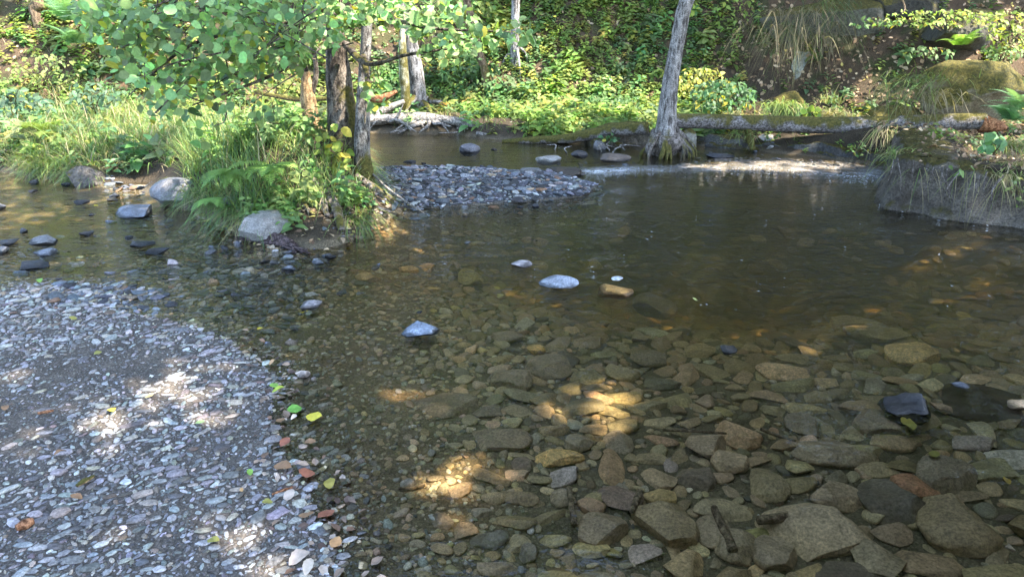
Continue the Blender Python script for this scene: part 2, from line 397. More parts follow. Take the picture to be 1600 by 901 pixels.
def terrain(x, y):
    """height and the distances that zone it"""
    x = np.asarray(x, float); y = np.asarray(y, float)
    wob = 0.05 * fbm2(x, y, 2.5, 3, 3)
    da = sdf(POLY_BAR, x, y) + wob * 1.6 + 0.10 * fbm2(x, y, 1.5, 2, 71); db = sdf(POLY_BANK, x, y) + wob * 0.6; dm = sdf(POLY_MID, x, y) + wob; ds = sdf(POLY_SHOAL, x, y) + wob
    n = fbm2(x, y, 1.3, 4, 9); nf = fbm2(x, y, 7.0, 3, 21)
    out = np.maximum(np.maximum(da, db), dm)
    d = np.maximum(-out, 0)
    depth = 0.045 + 0.055 * gauss(x, y, gp(1100, 700)[:2], 1.4, 1.6) + 0.50 * gauss(x, y, gp(1220, 360)[:2], 2.4, 1.5) + 0.22 * gauss(x, y, gp(950, 350)[:2], 1.6, 1.0)
    depth = depth + 0.08 * gauss(x, y, gp(100, 340)[:2], 1.6, 0.7) + 0.45 * gauss(x, y, gp(700, 225)[:2], 2.2, 1.0)
    dsc = 0.40 + 0.7 * gauss(x, y, gp(560, 700)[:2], 1.0, 1.2)
    bed = -(0.004 + depth * (1 - np.exp(-d / dsc))) + 0.014 * n + 0.005 * nf
    bed = bed + 0.030 * gauss(x, y, gp(290, 440)[:2], 0.9, 0.35)
    z = bed
    bar = 0.001 + 0.070 * np.maximum(da, 0) ** 0.9 + 0.010 * n + 0.004 * nf
    z = np.where(da > 0, np.maximum(np.minimum(bar, 0.3 + 0.02 * n), bed), z)
    dk = gp(655, 374)[:2]
    z = z + 0.075 * gauss(x, y, dk, 0.30, 0.17) * (da < 0) * (db < 0)
    mid = 0.012 + 0.06 * (1 - np.exp(-np.maximum(dm, 0) / 0.25)) + 0.012 * n + 0.006 * nf
    z = np.where((dm > 0) & (db < 0), mid, z)
    z = np.where(db < 0, z * (1 - sstep(-0.12, 0.05, ds)) + (0.000 + 0.012 * nf + 0.012 * n) * sstep(-0.12, 0.05, ds), z)
    dbp = np.maximum(db, 0)
    right = sstep(2.75, 3.15, x) * (1 - sstep(8.0, 8.8, y))
    low = 0.12 * (1 - np.exp(-dbp / 0.12)) + 0.16 * (1 - np.exp(-dbp / 0.8))
    lowl = 0.03 + 0.22 * (1 - np.exp(-dbp / 0.30)) + 0.03 * n
    low = np.where(x < -0.8, lowl, low)
    low = low + 0.30 * gauss(x, y, gp(430, 312)[:2], 0.75, 0.6) * (1 - np.exp(-dbp / 0.15)) + 0.26 * gauss(x, y, gp(548, 290)[:2], 0.35, 0.35) * (1 - np.exp(-dbp / 0.12))
    low = low - 0.20 * sstep(0.5, 0.0, np.abs(x - gp(220, 288)[0]) / 0.9) * gauss(x, y, gp(225, 288)[:2], 0.55, 0.22)
    wall = 0.02 + 0.37 * sstep(0.12, 0.20, dbp) - 0.20 * sstep(0.35, 1.3, dbp) + 0.03 * n
    low = low * (1 - right) + wall * right
    fy = np.interp(x, FOOTX, FOOTY); h = np.maximum(y - fy, 0)
    hill = 0.80 * (np.sqrt(h * h + 0.16) - 0.4) * (1 + 0.12 * n)
    hill = 15 * (1 - np.exp(-hill / 15)) * 1.35
    land = low + hill + (0.03 + 0.10 * sstep(0, 2, h)) * n + 0.02 * nf * sstep(0.0, 0.2, dbp)
    z = np.where(db > 0, np.maximum(land, bed), z)
    back = np.maximum(-y - 4, 0)                                     # the ground rises again well behind the camera
    z = z + 0.25 * back
    return z, da, db, dm, ds
def tz(x, y): return terrain(np.atleast_1d(x), np.atleast_1d(y))[0]

xs = np.concatenate([np.linspace(-45, -7, 60)[:-1], np.linspace(-7, -4, 60)[:-1], np.linspace(-4, 5, 260)[:-1], np.linspace(5, 9, 70)[:-1], np.linspace(9, 45, 60)])
ys = np.concatenate([np.linspace(-13, 1.2, 40)[:-1], np.linspace(1.2, 9, 260)[:-1], np.linspace(9, 15, 110)[:-1], np.linspace(15, 60, 70)])
GX, GY = np.meshgrid(xs, ys)
gx, gy = GX.ravel(), GY.ravel()
gz, da, db, dm, ds = terrain(gx, gy)
px, py = proj(np.stack([gx, gy, gz], 1))
n1 = fbm2(gx, gy, 1.1, 4, 31); n2 = fbm2(gx, gy, 4.0, 3, 37)
def lerp(a, b, t): return a + (np.asarray(b) - a) * t[:, None]
T = np.tile(np.array([[0.17, 0.138, 0.092]]), (len(gx), 1))                       # silty bed
T = lerp(T, (0.13, 0.118, 0.07), sstep(-0.12, -0.3, gz))
T = lerp(T, (0.125, 0.107, 0.090), sstep(-0.10, 0.05, da))                         # grit of the bar
T = lerp(T, (0.175, 0.142, 0.108), sstep(0.0, 0.5, da) * sstep(-0.1, 0.4, n1))
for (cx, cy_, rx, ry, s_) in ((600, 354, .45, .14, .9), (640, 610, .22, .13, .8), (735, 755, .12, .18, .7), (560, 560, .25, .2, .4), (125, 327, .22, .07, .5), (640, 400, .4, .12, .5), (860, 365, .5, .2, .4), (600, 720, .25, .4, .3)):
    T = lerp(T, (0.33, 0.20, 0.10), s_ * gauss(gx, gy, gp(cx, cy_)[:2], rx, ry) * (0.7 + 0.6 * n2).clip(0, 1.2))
T = lerp(T, (0.075, 0.075, 0.08), sstep(-0.05, 0.05, dm) * (db < 0))
T = lerp(T, (0.15, 0.125, 0.10), sstep(-0.15, 0.02, ds) * (db < 0) * (0.6 + 0.8 * n2).clip(0.15, 1))
soil = np.array([0.060, 0.046, 0.030]); T = lerp(T, soil, sstep(-0.02, 0.06, db))
fy = np.interp(gx, FOOTX, FOOTY)
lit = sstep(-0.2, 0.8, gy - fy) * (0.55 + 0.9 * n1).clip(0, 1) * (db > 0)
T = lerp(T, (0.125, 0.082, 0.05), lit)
T = lerp(T, (0.05, 0.065, 0.022), ((gy - fy > 0.2) & (db > 0)) * (n2 > 0.15) * 0.6)
T = np.clip(T, 0.01, 0.8)
nx, ny = len(xs), len(ys)
ii = np.arange((ny - 1) * (nx - 1)); r_, c_ = ii // (nx - 1), ii % (nx - 1)
q = np.stack([r_ * nx + c_, r_ * nx + c_ + 1, (r_ + 1) * nx + c_ + 1, (r_ + 1) * nx + c_], 1)
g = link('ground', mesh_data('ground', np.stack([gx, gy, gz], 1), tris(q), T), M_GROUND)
g['kind'] = 'structure'

# water: one closed body from below the bed up to the surface
wx0, wx1, wy0, wy1, wb = -29.5, 13.5, -5.2, 11.6, -1.2
Vw = [(wx0, wy0, wb), (wx1, wy0, wb), (wx1, wy1, wb), (wx0, wy1, wb), (wx0, wy0, 0), (wx1, wy0, 0), (wx1, wy1, 0), (wx0, wy1, 0)]
Fw = tris([(0, 3, 2, 1), (4, 5, 6, 7), (0, 1, 5, 4), (1, 2, 6, 5), (2, 3, 7, 6), (3, 0, 4, 7)])
wo = link('water', mesh_data('water', Vw, Fw, None, False), M_WATER)
wo['kind'] = 'structure'

# ------------------------------------------------------------------ shape builders
def ico(sub):
    t = (1 + 5 ** 0.5) / 2
    V = [(-1, t, 0), (1, t, 0), (-1, -t, 0), (1, -t, 0), (0, -1, t), (0, 1, t), (0, -1, -t), (0, 1, -t), (t, 0, -1), (t, 0, 1), (-t, 0, -1), (-t, 0, 1)]
    F = [(0, 11, 5), (0, 5, 1), (0, 1, 7), (0, 7, 10), (0, 10, 11), (1, 5, 9), (5, 11, 4), (11, 10, 2), (10, 7, 6), (7, 1, 8), (3, 9, 4), (3, 4, 2), (3, 2, 6), (3, 6, 8), (3, 8, 9), (4, 9, 5), (2, 4, 11), (6, 2, 10), (8, 6, 7), (9, 8, 1)]
    V = [np.array(v, float) / np.linalg.norm(v) for v in V]
    for _ in range(sub):
        mid = {}; G = []
        def m(a, b):
            k = (min(a, b), max(a, b))
            if k not in mid:
                v = V[a] + V[b]; V.append(v / np.linalg.norm(v)); mid[k] = len(V) - 1
            return mid[k]
        for a, b, c in F:
            x, y, z = m(a, b), m(b, c), m(c, a); G += [(a, x, z), (b, y, x), (c, z, y), (x, y, z)]
        F = G
    return np.array(V), np.array(F)
ICO = {k: ico(k) for k in (1, 2, 3, 4)}
def rock(seed, sub=3, cuts=9, rough=0.10, flat=0.0, lo=0.5, hi=0.92):
    """angular boulder in a unit box: a sphere trimmed by planes, then roughened"""
    r = np.random.default_rng(seed); V, F = ICO[sub]; V = V.copy()
    for k in range(cuts):
        n = unit(r.normal(0, 1, 3)); d = r.uniform(lo, hi)
        s = V @ n - d; V = V - np.where(s > 0, s * 0.96, 0)[:, None] * n
    if flat:
        for sg in (1, -1):
            n = unit(np.array([r.normal(0, 0.12), r.normal(0, 0.12), sg])); d = 1 - flat
            s = V @ n - d; V = V - np.where(s > 0, s * 0.93, 0)[:, None] * n
    V = V * (1 + rough * fbm(V * 1.7 + seed, 4, seed % 97))[:, None]
    lo_, hi_ = V.min(0), V.max(0)
    return (V - (lo_ + hi_) / 2) / (hi_ - lo_), F
def slab(seed, n=9):
    """small flat pebble, 27 or so verts, unit box"""
    r = np.random.default_rng(seed); a = (np.arange(n) + r.uniform(-0.3, 0.3, n)) / n * 2 * np.pi
    rad = 1 + 0.16 * np.cos(2 * a + r.uniform(0, 6)) + r.uniform(-0.16, 0.12, n)
    V = []
    for z, k in ((-0.5, 0.72), (-0.1, 1.0), (0.28, 0.93), (0.5, 0.66)):
        V += [(rad[i] * k * np.cos(a[i]), rad[i] * k * np.sin(a[i]), z + r.uniform(-0.05, 0.05)) for i in range(n)]
    V += [(0, 0, 0.52)]
    F = []
    for k in range(3):
        for i in range(n):
            j = (i + 1) % n; F += [(k * n + i, k * n + j, (k + 1) * n + j), (k * n + i, (k + 1) * n + j, (k + 1) * n + i)]
    F += [(3 * n + i, 3 * n + (i + 1) % n, 4 * n) for i in range(n)]
    V = np.array(V); V[:, :2] /= np.ptp(V[:, :2], axis=0)
    return V, np.array(F)
SLABS = [slab(k, 8 + k % 3) for k in range(14)]
GRIT = [slab(50 + k, 5) for k in range(5)]
def catmull(P, n):
    P = np.asarray(P, float)
    if len(P) < 3:
        t = np.linspace(0, 1, n)[:, None]; return P[0] * (1 - t) + P[-1] * t
    Q = np.concatenate([[2 * P[0] - P[1]], P, [2 * P[-1] - P[-2]]]); out = []
    for u in np.linspace(0, len(P) - 1 - 1e-6, n):
        i = int(u); t = u - i; a, b, c, d = Q[i:i + 4]
        out.append(0.5 * (2 * b + (c - a) * t + (2 * a - 5 * b + 4 * c - d) * t * t + (3 * b - a - 3 * c + d) * t ** 3))
    return np.array(out)
def tube(P, rad, seg=10, n=None, lump=0.12, freq=6.0, seed=0, flare=None):
    P = np.asarray(P, float); n = n or max(6, 5 * len(P))
    C = catmull(P, n); r = np.interp(np.linspace(0, 1, n), np.linspace(0, 1, len(rad)), rad)
    Tn = unit(np.gradient(C, axis=0)); u = unit(np.cross(Tn[0], [0.31, 0.87, 0.2])); V = []
    a = np.arange(seg) / seg * 2 * np.pi
    for k in range(n):
        u = unit(u - Tn[k] * (u @ Tn[k])); v = np.cross(Tn[k], u)
        rr = np.full(seg, r[k])
        if flare is not None: rr = rr * (1 + flare * max(0, 1 - k / (0.28 * n)) ** 2 * (0.6 + 0.6 * np.cos(a * 5 + seed)))
        V.append(C[k] + rr[:, None] * (np.cos(a)[:, None] * u + np.sin(a)[:, None] * v))
    V = np.concatenate(V); cen = np.repeat(C, seg, 0)
    V = cen + (V - cen) * (1 + lump * fbm(V * freq, 3, seed))[:, None]
    F = []
    for k in range(n - 1):
        for i in range(seg):
            j = (i + 1) % seg; F += [(k * seg + i, k * seg + j, (k + 1) * seg + j), (k * seg + i, (k + 1) * seg + j, (k + 1) * seg + i)]
    V = np.concatenate([V, [C[0], C[-1]]]); m = len(V) - 2
    F += [(m, (i + 1) % seg, i) for i in range(seg)] + [(m + 1, (n - 1) * seg + i, (n - 1) * seg + (i + 1) % seg) for i in range(seg)]
    return V, np.array(F)
def leaf_t(rows, bend=0.25, fold=0.25, seed=0):
    """leaf along +y, unit length, face up +z"""
    V = []
    for t, wd in rows:
        z = -bend * t * t
        V += [(-wd, t, z + fold * wd), (0, t, z), (wd, t, z + fold * wd)]
    F = []
    for k in range(len(rows) - 1):
        for i in (0, 1):
            b = k * 3 + i; F.append((b, b + 1, b + 4, b + 3))
    return np.array(V), tris(F)
ROUND = [leaf_t([(0, .02), (.10, .20), (.20, .34), (.28, .36), (.42, .46), (.50, .43), (.66, .45), (.74, .37), (.88, .25), (.95, .12), (1, .03)], b, f) for b, f in ((.15, .2), (.4, .35), (.05, .1), (.25, -.15), (.6, .15), (-.2, .3), (.3, .5), (.8, .3))]
OVATE = [leaf_t([(0, .04), (.3, .3), (.65, .24), (1, .02)], b, f) for b, f in ((.2, .25), (.4, .2), (.05, .3))]
def spray(seed, k=5):
    """a twig end with k leaves, unit size"""
    r = np.random.default_rng(seed); a = Acc()
    for i in range(k):
        V, F = leaf_t([(0, .04), (.45, .42), (1, .05)], r.uniform(0, .4), .2)
        n = unit(np.array([[r.normal(0, .45), r.normal(0, .45), 1]])); M = basis(n, r.uniform(0, 6.28, 1))[0]
        a.add(V * 0.42 @ M.T + r.uniform(-.4, .4, 3) * (1, 1, .5), F)
    return np.concatenate(a.V), np.concatenate(a.F)
SPRAYS = [spray(k, 5) for k in range(6)]
def herb(seed, k=9):
    """low leafy plant, unit height, leaves spiralling up a stem"""
    r = np.random.default_rng(seed); a = Acc()
    for i in range(k):
        h = 0.2 + 0.8 * i / k; az = i * 2.4 + r.uniform(-.4, .4); s = (0.62 - 0.3 * i / k) * r.uniform(.8, 1.2)
        V, F = OVATE[i % 3]
        d = np.array([np.cos(az), np.sin(az), 0]); up = unit(np.array([-d[0] * .5, -d[1] * .5, 1]) + r.normal(0, .2, 3))
        y = unit(d + up * 0.1); x = unit(np.cross(y, up)); z = np.cross(x, y)
        a.add(V * s @ np.stack([x, y, z], 1).T + d * .05 + np.array([0, 0, h]), F)
    return np.concatenate(a.V), np.concatenate(a.F)
HERBS = [herb(k, 8 + k % 4) for k in range(7)]
def blades(base, az, Ln, lean, drop, wd, tint, acc=None, rows=5):
    """grass blades: curve out by lean, fall by drop"""
    acc = acc or Acc(); n = len(base); t = np.linspace(0, 1, rows)
    h = np.stack([np.cos(az), np.sin(az), np.zeros(n)], 1); side = np.stack([-np.sin(az), np.cos(az), np.zeros(n)], 1)
    face = side * np.cos(R.uniform(-1, 1, n))[:, None] + h * 0.5 * R.uniform(-1, 1, n)[:, None]
    V = []
    for k in range(rows):
        u = t[k]
        c = base + h * (Ln * (np.sin(lean) * u + 0.25 * drop * u * u))[:, None]
        c = c + np.array([0, 0, 1]) * (Ln * (np.cos(lean) * u - drop * u * u))[:, None]
        ww = wd * (1 - u ** 1.6) * 0.5 + 0.0004
        V += [c - face * ww[:, None], c + face * ww[:, None]]
    V = np.stack(V, 1)
    q = [(2 * k, 2 * k + 1, 2 * k + 3, 2 * k + 2) for k in range(rows - 1)]
    F = tris(q)[None] + (np.arange(n) * 2 * rows)[:, None, None]
    acc.add(V.reshape(-1, 3), F.reshape(-1, 3), np.repeat(tint, 2 * rows, 0)); return acc
def frond(L_, seed):
    """fern frond along +y arching over, unit length scaled by L_"""
    r = np.random.default_rng(seed); a = Acc(); n = 20
    t = np.linspace(0.08, 1, n); C = np.stack([0.03 * np.sin(t * 3 + seed), t * 0.92, 0.62 * t - 0.62 * t * t], 1)
    for k in range(n):
        l = 0.30 * np.sin(np.pi * (0.12 + 0.88 * t[k]) ** 0.75) * r.uniform(.85, 1.1) + 0.012; w_ = 0.017
        tn = unit(C[min(k + 1, n - 1)] - C[max(k - 1, 0)])
        for s in (-1, 1):
            d = unit(np.array([s, 0.35, -0.16])); c = C[k]
            a.add([c - tn * w_, c + d * l * .5 - tn * w_ * .9, c + d * l, c + d * l * .5 + tn * w_ * .9, c + tn * w_], [(0, 1, 3), (0, 3, 4), (1, 2, 3)])
    for k in range(n - 1):
        x = np.array([.006, 0, 0]); a.add([C[k] - x, C[k] + x, C[k + 1] + x, C[k + 1] - x], [(0, 1, 2), (0, 2, 3)])
    return np.concatenate(a.V) * L_, np.concatenate(a.F)

#@@SHADE@@
# ------------------------------------------------------------------ where the canopy lets the sun through (ground spots)
GAPS = [(330, 578, 130, 26), (235, 632, 165, 42), (385, 835, 85, 55), (30, 592, 60, 14), (90, 690, 70, 14), (730, 755, 75, 70), (640, 608, 100, 26), (965, 625, 65, 55), (600, 352, 80, 14), 
        (1215, 260, 170, 11), (1300, 193, 260, 12), (480, 345, 60, 25), (430, 240, 150, 70), (560, 545, 60, 12), (270, 290, 60, 30), (1330, 590, 40, 12)]
def qsoft(cx, cy_): return cx < 460 or (cy_ > 600 and cx < 1000)
def lit_at(P):
    """1 where the ground at P should catch sun"""
    qx, qy = proj(P); l = np.zeros(len(qx))
    nn = fbm2(P[:, 0], P[:, 1], 3.2, 3, 77)
    for cx, cy_, rx, ry in GAPS:
        d = ((qx - cx) / rx) ** 2 + ((qy - cy_) / ry) ** 2
        l = np.maximum(l, (.86 if cx == 1215 else .76 if cx < 460 else (.80 if qsoft(cx, cy_) else 1.0)) * (sstep(1.9, 1.0, d + 1.1 * nn) if qsoft(cx, cy_) else sstep(1.2, 0.5, d + 0.9 * nn)))
    l = np.maximum(l, (.65) * sstep(.14, .40, fbm2(P[:, 0], P[:, 1], 2.6, 3, 19)) * (qx < 470) * (qy > 470)); l = np.maximum(l, .5 * sstep(.22, .45, fbm2(P[:, 0], P[:, 1], 3.4, 3, 23)) * (qx >= 470) * (qx < 1250) * (qy > 430))
    dry = sdf(POLY_BANK, P[:, 0], P[:, 1]) > -.05
    far = (P[:, 1] > 9.2) & dry
    l = np.where(far, np.maximum(l, sstep(-0.10, 0.10, fbm2(P[:, 0], P[:, 2] + P[:, 1], 1.0, 3, 5) + 0.27 + 0.25 * sstep(12.3, 13.2, P[:, 1]))), l)
    lb = (P[:, 0] < -0.7) & (P[:, 1] > 5.3) & dry
    l = np.where(lb, np.maximum(l, sstep(-0.15, 0.1, fbm2(P[:, 0], P[:, 1], 1.4, 3, 6) + 0.16)), l)
    rb = (P[:, 0] > 3.0) & (P[:, 1] > 6.3) & dry
    l = np.where(rb, np.maximum(l, sstep(-0.05, 0.12, fbm2(P[:, 0], P[:, 1], 1.6, 3, 8))), l)
    return l
def crown_points(c, r, n, shell=0.5):
    d = unit(R.normal(0, 1, (n, 3))); rr = R.uniform(shell ** 3, 1, n) ** (1 / 3.0)
    P = np.array(c) + d * rr[:, None] * np.array(r)
    P = P[fbm(P * 0.9, 3, 41) > -0.42]
    return P[P[:, 2] > 2.4]
def sun_cull(P, k=1.15):
    Q = P.copy()
    for _ in range(3):
        zz = tz(Q[:, 0], Q[:, 1]); t = (P[:, 2] - np.clip(zz, 0, 8)) / SUN[2]; Q = P - SUN * t[:, None]
    zz = tz(Q[:, 0], Q[:, 1]); Q[:, 2] = np.maximum(zz, 0)
    return P[R.uniform(0, 1, len(P)) > lit_at(Q) * k]
def crown(parent, c, r, n, size=0.30, col=(0.055, 0.10, 0.028), shell=0.35):
    P = sun_cull(crown_points(c, r, n, shell)); m = len(P)
    nrm = unit(np.stack([R.normal(0, .5, m), R.normal(0, .5, m), np.ones(m)], 1)); M = basis(nrm, R.uniform(0, 6.28, m))
    s = size * R.uniform(.7, 1.3, m)
    a = scatter(SPRAYS, P, M, np.stack([s, s, s], 1), jit(col, m, .3, .1))
    return a.build('crown', M_LEAF, parent, False)
def limbs(parent, start, centre, rad, n, bark, seed, r0=0.07):
    r = np.random.default_rng(seed)
    for k in range(n):
        e = np.array(centre) + unit(r.normal(0, 1, 3)) * np.array(rad) * 0.75
        s = np.array(start) + np.array([0, 0, r.uniform(-1.2, 0.6)]); m = (s + e) / 2 + r.normal(0, .3, 3) + np.array([0, 0, .3])
        V, F = tube([s, m, e], [r0 * r.uniform(.7, 1.1), r0 * .6, r0 * .15], 7, 12, .15, 5, seed + k)
        obj('limb', V, F, bark, parent)

# ------------------------------------------------------------------ trees
def trunk_tree(name, label, pts, rpx, Y, bark, crown_c, crown_r, crown_n, top, roots=0, seed=0, size=0.30, flare=0.5, seg=16, col=(0.055, 0.10, 0.028), group=None):
    """pts: where the trunk stands in the valley (read off the photo at distance Y), then on up to the crown"""
    P = [at(x, y, Y) for x, y in pts]
    base = P[0].copy(); base[2] = tz(base[0], base[1])[0]
    root = empty(name, base, label, 'tree', group)
    P = [P[0] - np.array([0, 0, max(0.15, P[0][2] - base[2] + 0.15)])] + P + [np.array(p, float) for p in top]
    rr = [rpx[0] * Y / FOC] + [v * Y / FOC for v in rpx]; rr = rr + [rr[-1] * (0.8 - 0.3 * k / max(1, len(top))) for k in range(len(top))]
    V, F = tube(P, rr, seg, 9 * len(P), .16, 5.0, seed, flare)
    obj('trunk', V, F, bark, root)
    r = np.random.default_rng(seed)
    for k in range(roots):
        a = 2 * np.pi * k / roots + r.uniform(-.3, .3); d = np.array([np.cos(a), np.sin(a), 0]); s = base + d * rr[1] * .7 + np.array([0, 0, r.uniform(.08, .22)])
        e = base + d * rr[1] * r.uniform(1.9, 3.2); e[2] = min(base[2], tz(e[0], e[1])[0]) - .03
        m = (s + e) / 2 + np.array([0, 0, .05])
        V, F = tube([s, m, e], [rr[1] * .3, rr[1] * .2, .012], 8, 12, .2, 9, seed + k); obj('root', V, F, bark, root)
    if crown_n:
        limbs(root, P[-2], crown_c, crown_r, 7, bark, seed + 50)
        crown(root, crown_c, crown_r, crown_n, size, col)
    return root

# the leaning alder at the end of the log, its root plate washed bare
lean = trunk_tree('leaning_tree', 'slim grey tree leaning right above a bare root mass at the water', [(1040, 222), (1041, 190), (1045, 150), (1052, 100), (1062, 50), (1074, 0)], [18, 15, 12.3, 11, 10.8, 10.8], 8.45, M_BARK_ALDER,
    (3.0, 8.6, 7.3), (3.6, 3.2, 2.0), 7000, [(2.25, 8.5, 2.6), (2.6, 8.6, 4.4), (2.9, 8.6, 6.2)], 0, 3, flare=0.35)
r_ = np.random.default_rng(4)
bb = np.array(lean.location)
for k in range(26):
    a = r_.uniform(0, 2 * np.pi) if k > 12 else r_.uniform(-2.9, -0.2)
    d = np.array([np.cos(a), np.sin(a) * .8, 0]); s = at(1040, r_.uniform(198, 220), 8.45) + d * .10
    e = at(1040, 244, 8.4) + d * r_.uniform(.20, .36); e[2] = r_.uniform(-.08, .02)
    m = s * .45 + e * .55 + d * r_.uniform(.02, .10) + r_.normal(0, .02, 3); e2 = e + np.array([r_.normal(0, .05), r_.normal(0, .05), -.05])
    V, F = tube([s, m, e, e2], [r_.uniform(.018, .04), r_.uniform(.014, .03), .012, .006], 7, 14, .25, 12, k)
    obj('root', V, F, M_ROOT, lean)
V, F = rock(881, 3, 7, .3); V = V * (.44, .4, .36) + at(1040, 222, 8.45); obj('root_plate', V, F, M_ROOT, lean)

alder = trunk_tree('alder_tree', 'broad dark alder on the grassy mound with leafy boughs hanging over the water', [(548, 305), (546, 270), (544, 235), (538, 195), (532, 150), (528, 105), (524, 60), (520, 0)], [34, 31, 28, 25, 20.5, 18.5, 15, 13], 6.55, M_BARK_DARK,
    (-1.3, 6.0, 5.6), (3.0, 2.4, 1.7), 2000, [(-1.65, 6.5, 2.4), (-1.5, 6.4, 3.6), (-1.3, 6.2, 4.9)], 0, 8, .26, flare=0.3, col=(0.07, 0.13, 0.04))
V, F = tube([at(576, 318, 6.25), at(571, 280, 6.25), at(566, 240, 6.3), at(567, 190, 6.35), at(568, 140, 6.4), at(572, 60, 6.45), at(574, -60, 6.5), (-1.2, 6.4, 3.4)], [.11, .088, .075, .066, .055, .045, .04, .03], 12, 50, .15, 7, 21)
obj('stem', V, F, bark_mat('mottled_bark', (0.04, 0.034, 0.03), (0.24, 0.225, 0.21), 0.35, 0.8, 0.6, bump=0.9, scale=24), alder)
for k, (p0, p1, p2, p3) in enumerate([((530, 25, 6.4), (440, -10, 5.6), (330, 15, 5.0), (190, 75, 4.6)), ((528, 60, 6.4), (470, 90, 5.7), (420, 120, 5.2), (300, 165, 4.9)), ((520, 10, 6.4), (420, 40, 5.5), (300, 70, 5.0), (200, 150, 4.9)),
        ((535, 40, 6.4), (600, 30, 5.6), (680, 45, 5.2), (800, 50, 5.0)), ((540, 70, 6.4), (575, 100, 5.8), (640, 85, 5.4), (740, 72, 5.3)), ((568, 90, 6.3), (575, 130, 5.9), (572, 160, 5.8), (570, 195, 5.75)), ((525, 5, 6.4), (460, -60, 5.2), (350, -30, 4.6), (240, 10, 4.4))]):
    V, F = tube([at(*p0), at(*p1), at(*p2), at(*p3)], [.035, .02, .012, .004], 6, 26, .15, 9, k); obj('limb', V, F, M_BARK_DARK, alder)
# hanging foliage: leaf clusters along those limbs
acc = Acc(); twn = 0
for cx, cy_, rx, ry, n, Y in [(300, 25, 170, 45, 250, 4.7), (200, 50, 70, 32, 70, 4.6), (430, 45, 120, 55, 230, 5.2), (515, 20, 60, 34, 75, 5.4), (425, 92, 58, 34, 80, 5.3), (335, 105, 75, 45, 90, 4.9), (250, 110, 60, 38, 60, 4.8),
        (200, 100, 40, 30, 30, 4.8), (285, 165, 45, 28, 22, 4.9), (330, 205, 35, 35, 9, 5.0), (395, 165, 45, 25, 20, 5.2), (625, 22, 80, 28, 80, 5.4), (690, 45, 60, 35, 80, 5.3), (745, 62, 50, 22, 50, 5.2), (805, 50, 30, 16, 22, 5.0),
        (585, 150, 20, 36, 22, 5.8), (620, 10, 110, 28, 90, 5.4), (250, 150, 35, 30, 14, 4.9), (240, 205, 22, 25, 5, 4.9), (690, 82, 40, 14, 16, 5.4), (150, 15, 45, 20, 40, 4.6), (470, -30, 260, 30, 120, 5.0)]:
    m = n * 18 // 10; a = R.uniform(0, 2 * np.pi, m); q = np.sqrt(R.uniform(0, 1, m))
    Pc = np.array([at(cx + rx * q[k] * np.cos(a[k]), cy_ + ry * q[k] * np.sin(a[k]), Y + R.normal(0, .30)) for k in range(m)])
    nr = unit(np.stack([R.normal(.15, .55, m), R.normal(-.55, .5, m), np.abs(R.normal(.7, .4, m))], 1)); M = basis(nr, R.uniform(0, 6.28, m)); s = np.clip(np.exp(R.normal(-3.0, .28, m)), .022, .085)
    tint = jit((0.19, 0.295, 0.115), m, .38, .10); old = R.uniform(0, 1, m) < .05; tint[old] = jit((0.33, 0.34, 0.05), old.sum(), .2)
    scatter(ROUND, Pc, M, np.stack([s, s, s], 1), tint, acc)
    for k in range(0, m, 20):
        e = Pc[k] + R.normal(0, .16, 3) + np.array([0.08, .12, .12]); V, F = tube([e, (e + Pc[k]) / 2 + R.normal(0, .02, 3), Pc[k]], [.006, .004, .002], 5, 8, 0, 1, k); twn += 1
        if twn < 100: obj('twig', V, F, M_BARK_DARK, alder)
acc.build('foliage', M_LEAF, alder, True)

st = empty('broken_stump', at(490, 235, 7.0), 'rotten orange-brown broken trunk standing left of the broad dark alder', 'tree stump')
V, F = tube([at(493, 260, 7.0), at(490, 220, 7.0), at(484, 175, 7.0), at(480, 135, 7.0), at(478, 112, 7.0)], [.115, .10, .075, .065, .03], 12, 34, .28, 8, 31, .4); obj('trunk', V, F, M_STUMP, st)
for k, q in enumerate([[(481, 130), (474, 95), (470, 55), (468, 10)], [(487, 145), (494, 115), (491, 80), (488, 30)], [(476, 125), (462, 90), (455, 60)]]):
    V, F = tube([at(x, y, 7.0) for x, y in q], [.035, .025, .02, .012], 8, 18, .2, 8, k); obj('shoot', V, F, M_BARK_DARK, st)

back = trunk_tree('mossy_tree', 'thick grey tree with a mossy foot standing behind the bleached driftwood', [(657, 188), (655, 165), (652, 130), (647, 95), (638, 50), (626, 8)], [19, 14, 12, 10.8, 10, 9], 10.7, M_BARK_GREY,
    (-1.6, 11.4, 7.6), (3.2, 3.0, 2.0), 5000, [(-1.8, 10.9, 2.6), (-1.9, 11, 4.4), (-1.7, 11.2, 6.6)], 6, 14, flare=0.7)
V, F = tube([at(634, 180, 10.5), at(633, 140, 10.5), at(630, 100, 10.5), at(629, 60, 10.55), at(632, 20, 10.6)], [.075, .07, .062, .045, .02], 10, 24, .2, 6, 33); obj('side_stem', V, F, bark_mat('moss_bark', (0.10, 0.09, 0.03), (0.33, 0.32, 0.22), 0.6, 1.6, .5), back)
trunk_tree('slim_tree', 'straight slim grey trunk behind the leafy bough, right of the driftwood', [(806, 168), (805, 130), (804, 90), (805, 45), (806, 0)], [8.5, 7.5, 7, 6.5, 6.3], 11.6, M_BARK_GREY, (0.6, 12.0, 7.5), (2.6, 2.4, 1.8), 2600, [(.1, 11.7, 3), (.2, 11.8, 5), (.4, 11.9, 6.8)], 4, 15)
